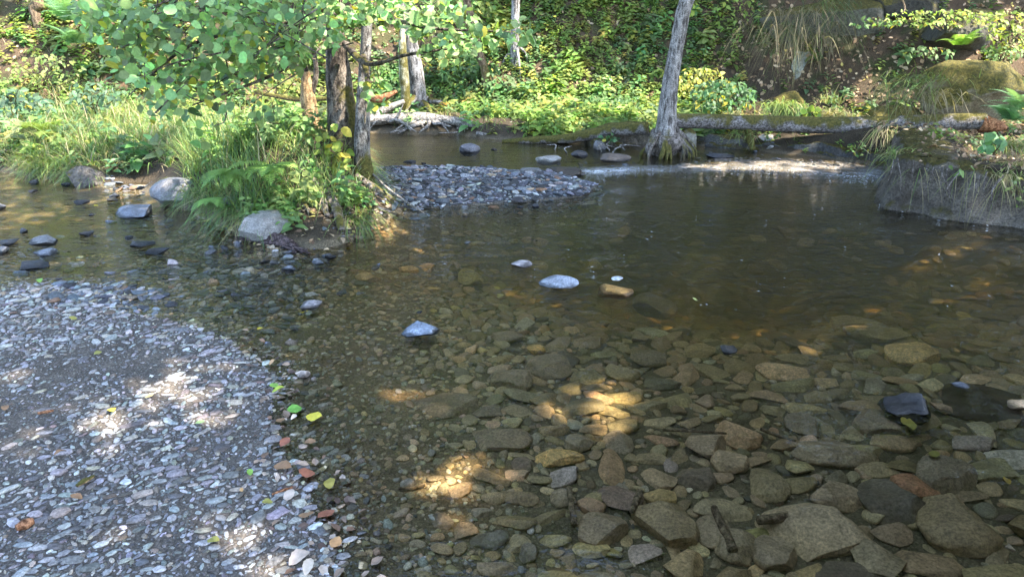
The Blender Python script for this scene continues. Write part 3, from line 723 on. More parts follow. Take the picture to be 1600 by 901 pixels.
trunk_tree('mossy_sapling', 'thin dark brown trunk slanting left among the green herbs of the far slope', [(776, 196), (769, 160), (758, 112), (745, 65), (730, 5)], [11, 8.5, 6.5, 5.5, 5], 11.2, M_BARK_BROWN, (-1.6, 12.4, 6.5), (1.8, 1.8, 1.4), 1200, [(-1.0, 11.4, 2.8), (-1.3, 11.8, 4.5), (-1.5, 12.2, 6)], 3, 16)
trunk_tree('slope_tree', 'brown trunk bending left at the top left edge of the dark slope', [(84, 92), (74, 72), (64, 45), (55, 15), (48, -10)], [10, 9, 9, 8.5, 8], 11.0, M_BARK_BROWN, (-8.2, 12, 6.5), (2.8, 2.5, 2), 2600, [(-7.9, 11.2, 3), (-8.1, 11.5, 4.5), (-8.2, 11.8, 5.8)], 0, 17, flare=.1)
# trees of the right bank and behind the camera, whose crowns shade the pool
for k, (x, y, c, rr, n) in enumerate([(7.4, 2.6, (5.4, 2.4, 7.0), (4.8, 4.4, 2.0), 9500), (9.6, 7.4, (5.8, 7.2, 8.2), (5.2, 4.4, 2.4), 13000), (4.4, -3.6, (3.3, -.9, 7.2), (4.6, 3.8, 2.0), 9500), (-7.5, -4.5, (-7, -3.5, 6.5), (3, 3, 2), 2600)]):
    z = tz(x, y)[0]; t = empty('shade_tree', (x, y, z), ['tall broad tree on the right bank leaning over the pool', 'tall tree on the right bank above the mossy boulder', 'tall broad tree on the near bank right of the gravel', 'tall tree at the back of the gravel bar'][k], 'tree')
    V, F = tube([(x, y, z - .2), (x, y, z + 1.5), (x * .97, y, z + 3.5), (c[0] * .5 + x * .5, c[1] * .5 + y * .5, 5.4)], [.27, .2, .17, .1], 14, 40, .12, 4, k, .4); obj('trunk', V, F, M_BARK_GREY, t)
    limbs(t, (c[0] * .5 + x * .5, c[1] * .5 + y * .5, 5.2), c, rr, 9, M_BARK_GREY, 90 + 12 * k); crown(t, c, rr, n, .30)
# unseen trees added higher on the slope: the water mirrors them, not sky
for k, (x, y, h_) in enumerate([(-5.5, 14.5, 7), (-2.5, 16, 8), (2.6, 15.0, 7), (5.6, 14, 7), (9, 12.5, 7), (0.4, 18.5, 8), (-10.5, 15, 7), (13, 11.5, 7), (6.5, 18, 8), (-6.5, 19.5, 8), (6.0, 14.2, 9), (9.5, 10.6, 8),  (4.1, 12.6, 8), (7.4, 11.4, 8), (0.3, 14.4, 8)]):
    y = y + .5; z = tz(x, y)[0]; t = empty('added_hill_tree', (x, y, z), 'tall unseen tree added high on the slope for the pool to mirror', 'tree', 'trees high on the slope')
    V, F = tube([(x, y, z - .3), (x + .1, y, z + 2), (x - .1, y - .2, z + h_ * .6), (x, y - .3, z + h_)], [.2, .16, .12, .05], 10, 24, .12, 4, k, .4); obj('trunk', V, F, M_BARK_GREY, t)
    c = (x, y - .5, z + h_ * .68); P = sun_cull(crown_points(c, (2.6, 2.4, h_ * .38), 6500, .1), .70); m = len(P); nrm = unit(np.stack([R.normal(0, .5, m), R.normal(-.3, .5, m), np.ones(m)], 1)); s = R.uniform(.28, .48, m)
    scatter(SPRAYS, P, basis(nrm, R.uniform(0, 6.28, m)), np.stack([s, s, s], 1), jit((0.13, 0.19, 0.055), m, .35, .12)).build('crown', M_LEAF, t, False)

# ------------------------------------------------------------------ fallen wood
def wood(name, label, cat, pts, rad, mat_, seed=0, seg=9, n=None, lump=.18, freq=7, group=None):
    V, F = tube(pts, rad, seg, n, lump, freq, seed); return tag(obj(name, V, F, mat_), label, cat, group)
lg = empty('fallen_log', at(1300, 212, 8.6), 'long mossy fallen log bridging the inlet from the leaning tree to the right bank', 'log')
V, F = tube([at(1052, 189, 8.75), at(1120, 190, 8.72), at(1220, 194, 8.6), at(1320, 196, 8.45), at(1430, 193, 8.25), at(1540, 189, 8.05)], [.085, .088, .092, .096, .094, .088], 16, 90, .09, 4, 51); obj('trunk', V, F, M_LOG, lg)
V, F = tube([at(1532, 193, 8.05), at(1552, 196, 8.02), at(1572, 200, 8.0)], [.085, .07, .03], 11, 16, .45, 16, 52); obj('broken_end', V, F, M_BREAK, lg)
V, F = tube([at(1168, 200, 8.66), at(1172, 218, 8.6), at(1176, 236, 8.55)], [.05, .055, .04], 8, 12, .3, 9, 53); obj('branch_stub', V, F, M_BARK_DARK, lg)
wood('curved_log', 'grey curved log lying along the water left of the leaning tree', 'log', [at(785, 222, 9.3), at(830, 219, 9.25), at(880, 217, 9.15), at(925, 210, 9.05), at(960, 202, 8.95), at(1012, 201, 8.8)], [.03, .045, .06, .075, .085, .08], M_LOG, 55, 12, 60)
dw = empty('driftwood_trunk', at(680, 200, 10.1), 'bleached driftwood trunk with broken side branches along the back pool', 'driftwood')
V, F = tube([at(578, 190, 10.1), at(612, 186, 10.1), at(650, 184, 10.15), at(690, 187, 10.1), at(730, 193, 10.0), at(765, 205, 9.8), at(800, 218, 9.6)], [.06, .075, .08, .065, .055, .045, .03], 12, 70, .22, 7, 61); obj('trunk', V, F, M_DRIFT, dw)
r_ = np.random.default_rng(62)
for k in range(30):
    x = r_.uniform(585, 795); y0 = np.interp(x, [578, 690, 765, 800], [188, 187, 205, 216]); dx = r_.choice([-1, 1]) * r_.uniform(8, 60); dy = r_.uniform(2, 22)
    ra = r_.uniform(.010, .034); V, F = tube([at(x, y0 + 3, 10.05), at(x + dx * .5 + r_.normal(0, 5), y0 + dy * .5 + r_.normal(0, 4), 9.95), at(x + dx, y0 + dy, 9.85)], [ra, ra * .8, ra * .3], 7, 12, .25, 9, k); obj('branch', V, F, M_DRIFT, dw)
for k, (lab, q, rad, m_) in enumerate([
    ('pale leaning branch propped from the driftwood up to the thick grey tree', [(580, 187, 10.2), (600, 172, 10.3), (632, 158, 10.4)], [.06, .055, .03], M_DRIFT),
    ('thin pale prong rising from the driftwood beside the thick grey tree', [(620, 184, 10.0), (626, 172, 10.0), (630, 163, 10.0)], [.02, .016, .006], M_DRIFT),
    ('low pale branch lying on the water at the driftwood tip', [(745, 208, 9.7), (775, 214, 9.6), (815, 218, 9.5)], [.03, .03, .012], M_DRIFT),
    ('forked grey branch sticking up at the right end of the driftwood', [(770, 212, 9.7), (782, 202, 9.75), (800, 190, 9.8)], [.025, .018, .006], M_DRIFT),
    ('long thin grey branch crossing behind the broken stump', [(398, 144, 8.0), (430, 150, 8.0), (470, 156, 8.0), (516, 154, 8.0)], [.02, .026, .026, .02], M_BARK_BROWN),
    ('red-brown broken branch right of the mottled alder stem', [(574, 152, 8.2), (592, 155, 8.2), (606, 150, 8.2), (620, 143, 8.2)], [.035, .045, .04, .02], M_BREAK),
    ('mossy fallen trunk slanting up the slope behind the thick grey tree', [(655, 122, 11.6), (690, 102, 11.9), (728, 82, 12.3)], [.11, .10, .07], M_LOG),
    ('pale bare stick lying among green herbs on the far terrace', [(832, 156, 11.2), (860, 154, 11.2), (884, 150, 11.3)], [.035, .035, .02], M_DRIFT),
    ('short dark stick on the slope left of the leaning tree', [(950, 146, 11.2), (970, 140, 11.3), (986, 135, 11.4)], [.025, .025, .015], M_BARK_BROWN),
    ('thin grey twig from the mound down into the water', [(578, 268, 6.3), (610, 298, 5.9), (645, 322, 5.6), (668, 337, 5.4)], [.012, .011, .009, .005], M_DRIFT),
    ('pale forked twig at the far edge of the gravel bar', [(0, 465, 3.95), (35, 463, 3.95), (50, 472, 3.9), (60, 484, 3.85)], [.010, .011, .009, .006], M_DRIFT),
    ('pale twig sticking up from the far edge of the gravel bar', [(66, 486, 3.85), (82, 473, 3.9), (93, 452, 3.95)], [.007, .007, .004], M_DRIFT),
    ('pale thin twig beside the forked one on the gravel edge', [(98, 486, 3.85), (115, 474, 3.9), (125, 458, 3.9)], [.006, .006, .003], M_DRIFT),
    ('dead branch hanging over the rock from the top of the slope', [(1410, 0, 9.5), (1414, 14, 9.45), (1408, 22, 9.4)], [.012, .010, .006], M_BARK_BROWN),
]):
    wood('twig' if rad[0] < .015 else 'branch', lab, 'twig' if rad[0] < .015 else 'branch', [at(*p) for p in q], rad, m_, 70 + k, 8)
for k in range(9):                                                  # bits of brushwood caught in front of the leaning tree
    x, y = r_.uniform(860, 980), r_.uniform(222, 240); Y = gp(x, y)[1]
    wood('branch', 'thin brushwood branch caught in the shallows left of the leaning tree', 'branch', [at(x, y, Y), at(x + r_.uniform(-8, 8), y - r_.uniform(4, 12), Y), at(x + r_.uniform(-26, 26), y - r_.uniform(2, 20), Y + .05)], [.012, .010, .004], M_DRIFT, 90 + k, 6, None, .2, 8, 'brushwood in front of the leaning tree')
rb = empty('root_bundle', gp(440, 392), 'bundle of dark purple-brown roots trailing in the water by the pale flat rock', 'roots')
for k in range(16):
    o = r_.uniform(-10, 10); V, F = tube([at(378 + r_.uniform(-14, 30), 378 + o * .5, 5.0), at(420 + r_.uniform(-12, 12), 384 + o * .7, 4.95), at(452 + r_.uniform(-18, 12), 392 + o, 4.85), at(487 + r_.uniform(-30, 4), 401 + o * .6, 4.72)], [.012, .014, .012, .005], 7, 20, .25, 14, k)
    V[:, 2] = np.maximum(V[:, 2], np.maximum(tz(V[:, 0], V[:, 1]), 0) + .004 + .012 * (k % 3) + .5 * (V[:, 2] - V[:, 2].mean()).clip(-.01, .01)); obj('root', V, F, M_WETROOT, rb)
rk = empty('bare_root', gp(512, 372), 'smooth grey bare root arching down the front of the mound', 'roots')
for k, (q, rad) in enumerate([([(478, 328, 5.7), (500, 332, 5.55), (518, 345, 5.4), (530, 365, 5.2), (535, 382, 5.0)], [.035, .045, .045, .04, .025]), ([(500, 345, 5.5), (508, 360, 5.35), (515, 378, 5.1)], [.03, .03, .02]), ([(485, 345, 5.5), (478, 362, 5.3), (488, 378, 5.1)], [.02, .02, .012]), ([(540, 330, 5.8), (560, 345, 5.6), (585, 352, 5.5)], [.02, .02, .01]), ([(560, 318, 6.0), (590, 322, 5.9), (622, 326, 5.8)], [.03, .025, .01]), ([(566, 310, 6.05), (595, 312, 6.0), (618, 318, 5.9)], [.025, .022, .01])]):
    Q = np.array([at(*p) for p in q]); Q[:, 2] = np.maximum(Q[:, 2], tz(Q[:, 0], Q[:, 1]) + .025); V, F = tube(Q, rad, 9, 24, .25, 11, k); obj('root', V, F, M_ROOT, rk)

# ------------------------------------------------------------------ right bank, ledge and rocks of the slope
def bank_strip(name, pts, h, back, label, cat, tint, seed):
    P = np.array([gp(x, y)[:2] for x, y in pts]); P = catmull(np.c_[P, np.zeros(len(P))], 150)[:, :2]; n = len(P); t = np.gradient(P, axis=0); t /= np.linalg.norm(t, axis=1)[:, None]; nrm = np.stack([-t[:, 1], t[:, 0]], 1)
    hh = np.interp(np.linspace(0, 1, n), np.linspace(0, 1, len(h)), h)
    prof = [(-.06, -1.1), (-.045, -.3), (-.03, 0.02), (.0, .12), (.015, .24), (.02, .36), (.025, .48), (.03, .6), (.034, .74), (.038, .88), (.05, .97), (.10, 1.01), (.18, 1.03), (.30, 1.02), (back, .95), (back + .02, .2), (back + .02, -1.1)]
    V = np.stack([np.c_[P + nrm * d, hh * z if z > -.2 else np.full(n, z * .32)] for d, z in prof], 1).reshape(-1, 3); k = len(prof); F = []
    for i in range(n - 1):
        for j in range(k - 1): F.append((i * k + j, (i + 1) * k + j, (i + 1) * k + j + 1, i * k + j + 1))
    V = V + np.stack([fbm(V * 3.1, 4, seed), fbm(V * 3.1, 4, seed + 9), .6 * fbm(V * 3.1, 4, seed + 19)], 1) * .085 + np.stack([fbm(V * 13, 3, seed + 2), fbm(V * 13, 3, seed + 4), fbm(V * 13, 3, seed + 6)], 1) * .030
    caps = [tuple(range(k))]; F = tris(F); c = np.array([(0, j, j + 1) for j in range(1, k - 1)] + [((n - 1) * k, (n - 1) * k + j + 1, (n - 1) * k + j) for j in range(1, k - 1)])
    zz = V[:, 2]; T_ = np.array(tint) * (0.75 + .5 * fbm(V * 1.7, 3, 5))[:, None] + np.array([.09, .085, .07]) * np.clip(fbm(V * 2.6, 3, 66) * 2, 0, 1)[:, None]
    return tag(obj(name, V, np.concatenate([F, c]), M_BANK, None, T_), label, cat)
bank_strip('bank_wall', [(1388, 258), (1382, 290), (1384, 322), (1450, 335), (1520, 346), (1600, 356), (1750, 382), (2150, 465)], [.40, .42, .42, .40, .38, .38, .4, .4], .5, 'dark weathered stone bank rising from the deep water at the right edge', 'stone bank', (.20, .168, .135), 3)
BW = [o for o in COL.objects if o.name == 'bank_wall'][0]; r_ = np.random.default_rng(17)
for k in range(14):
    x = r_.uniform(1395, 1600); yb = np.interp(x, [1384, 1450, 1520, 1600], [322, 335, 346, 356]); Yb = gp(x, yb)[1] - .05; x2 = x + r_.uniform(-25, 25); y1 = yb - r_.uniform(70, 84); y2 = yb - r_.uniform(15, 50)
    V, F = tube([at(x, y1, Yb + .06), at((x + x2) / 2 + r_.normal(0, 5), (y1 + y2) / 2, Yb - .02), at(x2, y2, Yb - .02)], [.005, .004, .0015], 5, 12, .3, 20, k); obj('root', V, F, M_ROOT, BW)
bank_strip('stone_ledge', [(1386, 262), (1300, 246), (1180, 235), (1085, 226)][::-1], [.10, .11, .12, .12], .35, 'low pale stone ledge under the mossy log behind the riffle', 'stone bank', (.13, .125, .12), 8)
bank_strip('stone_ledge', [(930, 230), (960, 228), (1000, 226), (1030, 226)], [.10, .15, .15, .12], .3, 'low mossy brown ledge left of the leaning tree roots', 'stone bank', (.10, .085, .06), 15)
def boulder(name, label, cat, P, size, mat_, seed, col=(.2, .2, .2), yaw=0, cuts=11, rough=.12, sub=4, flat=0, tilt=(0, 0)):
    V, F = rock(seed, sub, cuts, rough, flat, .42 if cuts > 12 else .5)
    o = link(name, mesh_data(name, V, F), mat_); o.location = P; o.scale = size; o.rotation_euler = (tilt[0], tilt[1], yaw); o.color = (*col, 1)
    return tag(o, label, cat)
boulder('rock_outcrop', 'pale grey rock face showing beneath hanging grass on the slope', 'rock', at(1262, 118, 11.0), (1.1, .8, .75), M_CLIFF, 301, (.33, .34, .30), .2)
boulder('rock_outcrop', 'dark overhanging rock crowned with hanging grass at the top of the slope', 'rock', at(1285, 45, 11.3), (1.9, 1.2, 1.0), M_CLIFF, 302, (.13, .12, .09), -.1)
boulder('rock_outcrop', 'lichen-grey crag behind the yellow-green bramble spray at the top right', 'rock', at(1505, 52, 10.2), (1.2, .8, .62), M_CLIFF, 303, (.085, .08, .065), .3)
boulder('rock_outcrop', 'shadowed dark crag at the top edge between two hanging branches', 'rock', at(1420, 2, 10.9), (1.1, .8, .5), M_CLIFF, 304, (.05, .045, .035), .1)
boulder('mossy_boulder', 'big rounded boulder thickly covered in golden-green moss above the log', 'boulder', at(1512, 150, 8.95), (1.3, .9, .85), M_MOSSROCK, 305, (.20, .17, .11), .1, 10, .30)
boulder('mossy_boulder', 'small round mossy boulder with drooping grass behind the log', 'boulder', at(1240, 168, 9.6), (.55, .5, .42), M_MOSSROCK, 306, (.18, .15, .1), .1, 8, .25)
boulder('mossy_boulder', 'low mossy stone between the log and the dry grass tuft', 'boulder', at(1395, 182, 9.0), (.7, .5, .3), M_MOSSROCK, 307, (.22, .2, .17), .1, 6, .1)
boulder('boulder', 'grey lichened stone wedged right behind the leaning tree roots', 'boulder', at(1072, 222, 8.7), (.26, .24, .34), M_CLIFF, 308, (.26, .25, .21), .3)

# ------------------------------------------------------------------ stones standing out of the water
GREY, BLUE, PALE, DARK, TAN, WET = (.17, .167, .172), (.165, .178, .21), (.29, .275, .255), (.05, .05, .055), (.24, .175, .11), (.03, .03, .034)
def hero(px_, py_, w_, h_, label, col, seed, yaw=0.0, cuts=11, rough=.10, flat=0.0, name='boulder', cat='boulder', mat_=None, tilt=(0, 0), sink=.34, zs=0):
    c = gp(px_, py_ + h_ * .25); D = np.linalg.norm(c - [0, 0, CAM_H]); a = math.asin(CAM_H / D); wm = w_ * D / FOC; hm = h_ * D / FOC
    dm_ = .8 * wm; z = np.clip((hm - dm_ * .8 * math.sin(a)) / math.cos(a), .22 * wm, .9 * wm)
    zz = zs if zs else max(0.0, tz(c[0], c[1])[0])
    return boulder(name, label, cat, (c[0], c[1], zz + z * (.5 - sink)), (wm, dm_, z / (1 - sink * .5)), {None: M_STONE_WET, M_STONE: M_STONE_WET, M_SLATE: M_SLATE_WET}.get(mat_, mat_), seed, col, yaw, cuts, rough, 4, flat, tilt)
hero(138, 277, 48, 40, 'squarish grey-brown boulder standing at the foot of the left grass bank', (.13, .12, .11), 401, .3, 12, .12, mat_=M_CLIFF)
hero(276, 310, 62, 42, 'rounded blue-grey boulder half under the overhanging grass of the mound', (.19, .19, .205), 402, .2, 7, .07)
hero(209, 329, 58, 19, 'sharp-edged flat blue-grey rock left of the rounded boulder', BLUE, 403, -.2, 13, .12, .3, mat_=M_SLATE)
hero(419, 362, 76, 42, 'large pale flat-topped rock against the front of the grassy mound', (.29, .275, .26), 404, .1, 10, .10, .3, mat_=M_SLATE, tilt=(.04, -.05), sink=.42)
hero(735, 232, 33, 19, 'dark slanted rock standing alone in the back pool', (.16, .155, .17), 405, .5, 10, .1, .2, mat_=M_SLATE)
hero(857, 248, 40, 16, 'pale wedge-shaped rock in the shallows behind the middle gravel bar', PALE, 406, -.1, 9, .1, .2)
hero(937, 229, 20, 20, 'upright grey stone at the end of the curved log', GREY, 407, .2)
hero(873, 437, 62, 27, 'smooth pale blue-grey stone standing alone in midstream', (.30, .315, .355), 408, .1, 10, .10, .15)
hero(815, 411, 33, 10, 'small flat pinkish stone just above the water in midstream', (.36, .32, .32), 409, 0, 6, .05, .2)
hero(657, 513, 60, 17, 'thin pointed pale blue slate tip breaking the water', (.25, .285, .35), 410, .1, 15, .12, .25, mat_=M_SLATE)
hero(964, 442, 18, 9, 'small white-topped stone resting on the orange one', (.5, .5, .5), 411, .1, 6, .05, sink=.1, zs=.03)
hero(962, 450, 56, 18, 'orange-brown stone awash right of the pale midstream stone', (.42, .22, .06), 412, .1, 9, .1, .2, sink=.55)
hero(1418, 622, 80, 42, 'wet black rock breaking the surface at the right', (.06, .057, .058), 413, .5, 13, .34, mat_=M_SLATE, zs=-.03)
hero(1545, 603, 110, 26, 'long dark wet slab just under the surface at the right edge', (.17, .11, .065), 414, -.25, 9, .1, .2, sink=.62, zs=-.075)
hero(885, 267, 62, 22, 'dark wet ledge stone at the head of the riffle', (.05, .04, .03), 415, .1, 12, .2)
hero(830, 273, 34, 15, 'grey block on the far corner of the middle gravel bar', GREY, 416, .2)
hero(960, 245, 50, 14, 'flat brown stone by the root mass of the leaning tree', (.14, .11, .09), 417, .1, 8, .12)
hero(905, 240, 26, 13, 'dark stone among the brushwood left of the leaning tree', DARK, 418, .2)
SMALL = [(68, 374, 42, 15, GREY, 'rounded grey stone in the left channel, biggest of those clear of the bank'), (52, 413, 42, 13, DARK, 'dark wet ridge-backed stone low in the left channel'), (12, 377, 26, 11, DARK, 'dark stone at the left edge below the grass bank'), (2, 391, 18, 13, GREY, 'grey stone cut by the left edge of the picture'),
    (3, 323, 12, 10, GREY, 'small grey stone at the left edge nearer the grass bank'), (72, 393, 30, 7, BLUE, 'thin bluish sliver of stone beside the rounded grey one'), (135, 364, 18, 9, DARK, 'small dark stone in mid left channel'), (37, 360, 11, 8, DARK, 'tiny dark stone behind the rounded grey one'), (201, 371, 11, 7, WET, 'tiny black stone below the flat blue-grey rock'),
    (222, 381, 34, 7, DARK, 'dark flat stone awash between channel and mound'), (143, 335, 9, 5, DARK, 'tiny dark stone left of the flat blue-grey rock'), (55, 283, 18, 8, DARK, 'dark stone in the shade under the left bank'), (104, 288, 12, 6, DARK, 'small dark stone left of the squarish boulder'), (52, 298, 12, 5, WET, 'wet speck of stone below the left bank'),
    (178, 305, 14, 8, GREY, 'small grey stone right of the squarish boulder'), (127, 315, 22, 6, WET, 'low wet stone in front of the squarish boulder'), (175, 311, 18, 6, TAN, 'tan stone awash between the two big boulders'), (8, 258, 18, 14, GREY, 'grey stone tucked into the shaded left bank'), (247, 392, 30, 8, WET, 'dark drift of stone at the mound edge'), (365, 341, 30, 14, GREY, 'grey stone beneath the fern of the mound'),
    (497, 408, 20, 9, BLUE, 'bluish angular stone off the tip of the mound'), (452, 418, 20, 10, BLUE, 'blue slate shard in the shallows below the root bundle'), (430, 408, 16, 7, GREY, 'grey shard beside the dark roots'), (518, 400, 14, 9, WET, 'black wet stone at the tip of the mound'), (485, 345, 20, 12, GREY, 'grey stone between the bare roots'),
    (727, 335, 9, 7, TAN, 'small tan stone alone in front of the middle gravel bar'), (837, 321, 12, 9, DARK, 'dark pebble off the near edge of the middle bar'), (813, 323, 11, 5, DARK, 'low dark pebble beside the one off the middle bar'), (640, 252, 20, 7, WET, 'wet black stone in the back pool near the mottled stem'), (772, 233, 9, 5, WET, 'small black stone right of the slanted rock'), (662, 255, 8, 4, WET, 'tiny black stone in the back pool'),
    (731, 378, 10, 6, PALE, 'small white stone at the end of the dark grit patch'), (485, 474, 34, 12, (.30, .27, .27), 'pale brown flake above a yellow leaf in the shallows'), (474, 582, 22, 17, (.55, .45, .38), 'pale pinkish-white stone on the waterline of the gravel'), (655, 487, 10, 5, WET, 'tiny wet stone behind the pale slate tip'), (1138, 543, 26, 16, (.05, .04, .03), 'round black-brown stone under water below the trunk reflection'), (1592, 630, 30, 18, (.40, .27, .15), 'orange-tan stone at the right edge'), (1500, 600, 20, 8, BLUE, 'pale wet stone tip near the black rock'), (1195, 230, 26, 11, PALE, 'white stone beneath the mossy log'), (1125, 243, 40, 9, DARK, 'dark stones edge beside the riffle')]
for k, (x, y, w_, h_, c, lab) in enumerate(SMALL):
    hero(x, y, w_, h_, lab, c, 500 + k, (k % 5 - 2) * .15, 15, .16, .15 if k % 2 else 0, 'stone', 'stone', M_SLATE if k % 3 == 0 else M_STONE)

# ------------------------------------------------------------------ the stony bed
SILT = (.125, .103, .066)
SUB = [ # px, py, w, h, colour, seed offset, words
    (1272, 832, 152, 66, (.19, .16, .115), 'largest pale brown slab under water at the lower right, tilted with a thick front edge'), (1040, 818, 88, 62, (.14, .112, .065), 'squat stone with a yellow crest under water at the bottom middle'),
    (943, 824, 74, 56, (.14, .115, .085), 'rounded brown stone under water left of the yellow-crested one'), (870, 714, 86, 28, (.36, .22, .06), 'bright orange-ochre stone under water below midstream'),
    (780, 679, 104, 46, (.11, .09, .065), 'broad dark olive stone under water beside the ochre one'), (692, 628, 112, 44, (.085, .07, .055), 'dark brown pointed slab under water at the edge of the fine gravel'),
    (1102, 695, 60, 40, (.16, .13, .10), 'brown oval stone under water in the middle of the cobbles'), (1141, 721, 56, 30, (.19, .15, .11), 'pale five-sided stone under water beside the brown oval'),
    (1086, 746, 60, 30, (.075, .065, .06), 'dark purplish oval stone under water below the brown oval'), (1157, 680, 66, 36, (.24, .16, .10), 'stone with an orange top under water above the pale five-sided one'),
    (1396, 780, 96, 56, (.06, .058, .055), 'big smooth charcoal stone under water right of the brown oval slab'), (1310, 775, 82, 36, (.17, .14, .11), 'long brown rounded stone under water left of the charcoal one'),
    (1304, 708, 118, 36, (.14, .12, .095), 'long tapering grey-brown slab under water at mid right'), (1372, 662, 72, 38, (.12, .10, .085), 'smooth brown stone under water below the black rock'),
    (1428, 757, 62, 24, (.22, .10, .06), 'red-brown brick-like stone under water above the charcoal one'), (1370, 868, 76, 70, (.14, .125, .09), 'flat olive-grey stone at the bottom edge right of the largest slab'),
    (1490, 822, 100, 64, (.13, .105, .06), 'wide stone with a yellow-ochre edge under water near the lower right corner'), (1211, 866, 62, 46, (.14, .12, .095), 'round grey-brown stone under water below the largest slab'),
    (1198, 757, 60, 50, (.13, .115, .07), 'weed-fringed olive stone under water'), (1115, 832, 54, 42, (.13, .11, .08), 'wedge-shaped stone under water right of the yellow-crested one'),
    (1222, 581, 76, 20, (.30, .22, .15), 'long pinkish-tan stone under water at mid right'), (1428, 556, 76, 28, (.30, .22, .09), 'bent yellow-tan stone under water towards the right'),
    (1340, 506, 84, 14, (.17, .145, .10), 'thin tan slab under water in front of the deep pool'), (1372, 521, 92, 18, (.15, .135, .085), 'olive slab under water below the thin tan one'),
    (1022, 478, 66, 30, (.085, .078, .06), 'broad five-sided greyish slab under water right of the orange stone'), (826, 861, 32, 32, (.075, .075, .075), 'dark round cobble under water at the bottom left of the cobbles'),
    (1030, 773, 50, 22, (.22, .17, .07), 'yellow-mottled oval stone under water'), (1252, 661, 46, 34, (.10, .095, .085), 'rough grey block under water at right of centre'),
    (1475, 742, 80, 40, (.10, .09, .075), 'dark slab under water right of the red-brown stone'), (1150, 852, 70, 44, (.13, .115, .085), 'grey-brown slab under water by the sunken stick'),
    (735, 432, 40, 18, (.17, .17, .06), 'greenish-yellow square slab under water in midstream'), (575, 434, 40, 12, (.22, .16, .08), 'tan flat stone under water off the mound'), (665, 419, 28, 9, (.36, .19, .07), 'orange stone under water below the dark grit patch'), (637, 421, 34, 9, (.30, .19, .08), 'ochre flake under water beside the orange stone'),
    (795, 526, 56, 18, (.115, .10, .075), 'smooth dark oval under water right of the slate tip'), (838, 545, 30, 12, (.33, .22, .06), 'small ochre stone under water below midstream'), (1012, 560, 56, 22, (.10, .09, .07), 'dark stone under water in the trunk reflection'), (855, 575, 70, 34, (.12, .105, .075), 'broad olive stone under water in the middle'), (800, 592, 66, 36, (.125, .11, .08), 'flat olive stone under water left of the broad olive one'),
    (905, 690, 50, 26, (.13, .115, .085), 'grey-olive stone under water above the ochre one'), (850, 640, 34, 18, (.15, .13, .1), 'plain brown stone under water above the broad dark olive one'), (880, 775, 40, 26, (.13, .115, .09), 'grey stone under water by the upright sunken stick'), (925, 790, 44, 26, (.20, .13, .09), 'reddish-brown oval stone under water by the upright sunken stick')]
taken = []
STONE_T = []
for k in range(16):
    V, F = rock(700 + k, 3, 11 + k % 4, .11, .3 if k % 2 else .2, .42, .9); STONE_T.append(mesh_data('river_stone', V, F)); STONE_T[-1].materials.append(M_STONE)
def river_stone(me, x, y, z, sx, sy, sz, yaw, col, label, group=None, tilt=(0, 0)):
    o = bpy.data.objects.new('river_stone', me); COL.objects.link(o); o.location = (x, y, z); o.scale = (sx, sy, sz); o.rotation_euler = (tilt[0], tilt[1], yaw); o.color = (*np.clip(col, .01, .8), 1)
    return tag(o, label, 'stone', group)
r_ = np.random.default_rng(70)
for k, (x, y, w_, h_, c, lab) in enumerate(SUB):
    z0 = tz(*gp(x, y, -.08)[:2])[0]; p = gp(x, y, min(z0 + .02, -.02)); D = np.linalg.norm(p - [0, 0, CAM_H]); a = math.asin((CAM_H - p[2]) / D); wm = w_ * D / FOC; hm = h_ * D / FOC
    dm_ = np.clip(hm / math.sin(a) * .92, .45 * wm, 1.25 * wm); sz = min(.32 * min(wm, dm_) + .025, .13)
    V, F = rock(800 + k, 4, 11, .13, .25 if k % 3 else .1, .55, .95); me = mesh_data('river_stone', V, F); me.materials.append(M_STONE)
    top = min(z0 + sz * .70, -.012)
    river_stone(me, p[0], p[1], top - sz * .5, wm, dm_, sz, r_.uniform(-.25, .25), (np.array(c) * .62 + .38 * np.array((.125, .105, .08)) * (np.mean(c) / .10)) * (2.6, 2.2, 1.8) + .012, lab, None, (r_.uniform(-.1, .1), r_.uniform(-.1, .1)))
    taken.append((p[0], p[1], .40 * math.sqrt(wm * dm_)))
# the rest of the cobbles, thrown in from large to small
cand = []
def zone_r(px_, py_):
    """typical half-size of the bed stones in metres where they lie"""
    return np.interp(px_, [480, 640, 760, 900, 1600], [.010, .018, .042, .058, .062]) * np.interp(py_, [380, 470, 560, 700, 900], [.9, .9, .82, .78, .84])
T_arr = np.array(taken)
def throw(n, lo, hi, xr, yr, gap):
    global T_arr
    out = []
    X = r_.uniform(*xr, n); Y = r_.uniform(*yr, n); zz, a_, b_, m_, s_ = terrain(X, Y); qx, qy = proj(np.stack([X, Y, zz], 1)); base = zone_r(qx, qy); S = base * r_.uniform(lo, hi, n)
    ok = (a_ < -.02) & (b_ < -.03) & (m_ < -.02) & (s_ < -.05) & (qx > -60) & (qx < 1700) & (qy > 360) & (qy < 960) & (S > .008) & ((qy > 440) | (r_.uniform(0, 1, n) < .35))
    ok &= ~((qx < 600) & (qy < 560) & (r_.uniform(0, 1, n) < .35))
    for k in np.where(ok)[0]:
        d = np.hypot(T_arr[:, 0] - X[k], T_arr[:, 1] - Y[k])
        if np.all(d > (T_arr[:, 2] + S[k]) * gap):
            T_arr = np.vstack([T_arr, (X[k], Y[k], S[k])]); out.append((X[k], Y[k], zz[k], S[k], qx[k], qy[k]))
    return out
big = throw(5000, 1.1, 1.8, (-3.4, 4.6), (1.5, 6.5), .80) + throw(12000, .6, 1.1, (-3.4, 4.6), (1.5, 6.0), .82)
small = throw(14000, .32, .6, (-3.2, 3.2), (1.55, 4.8), .82)
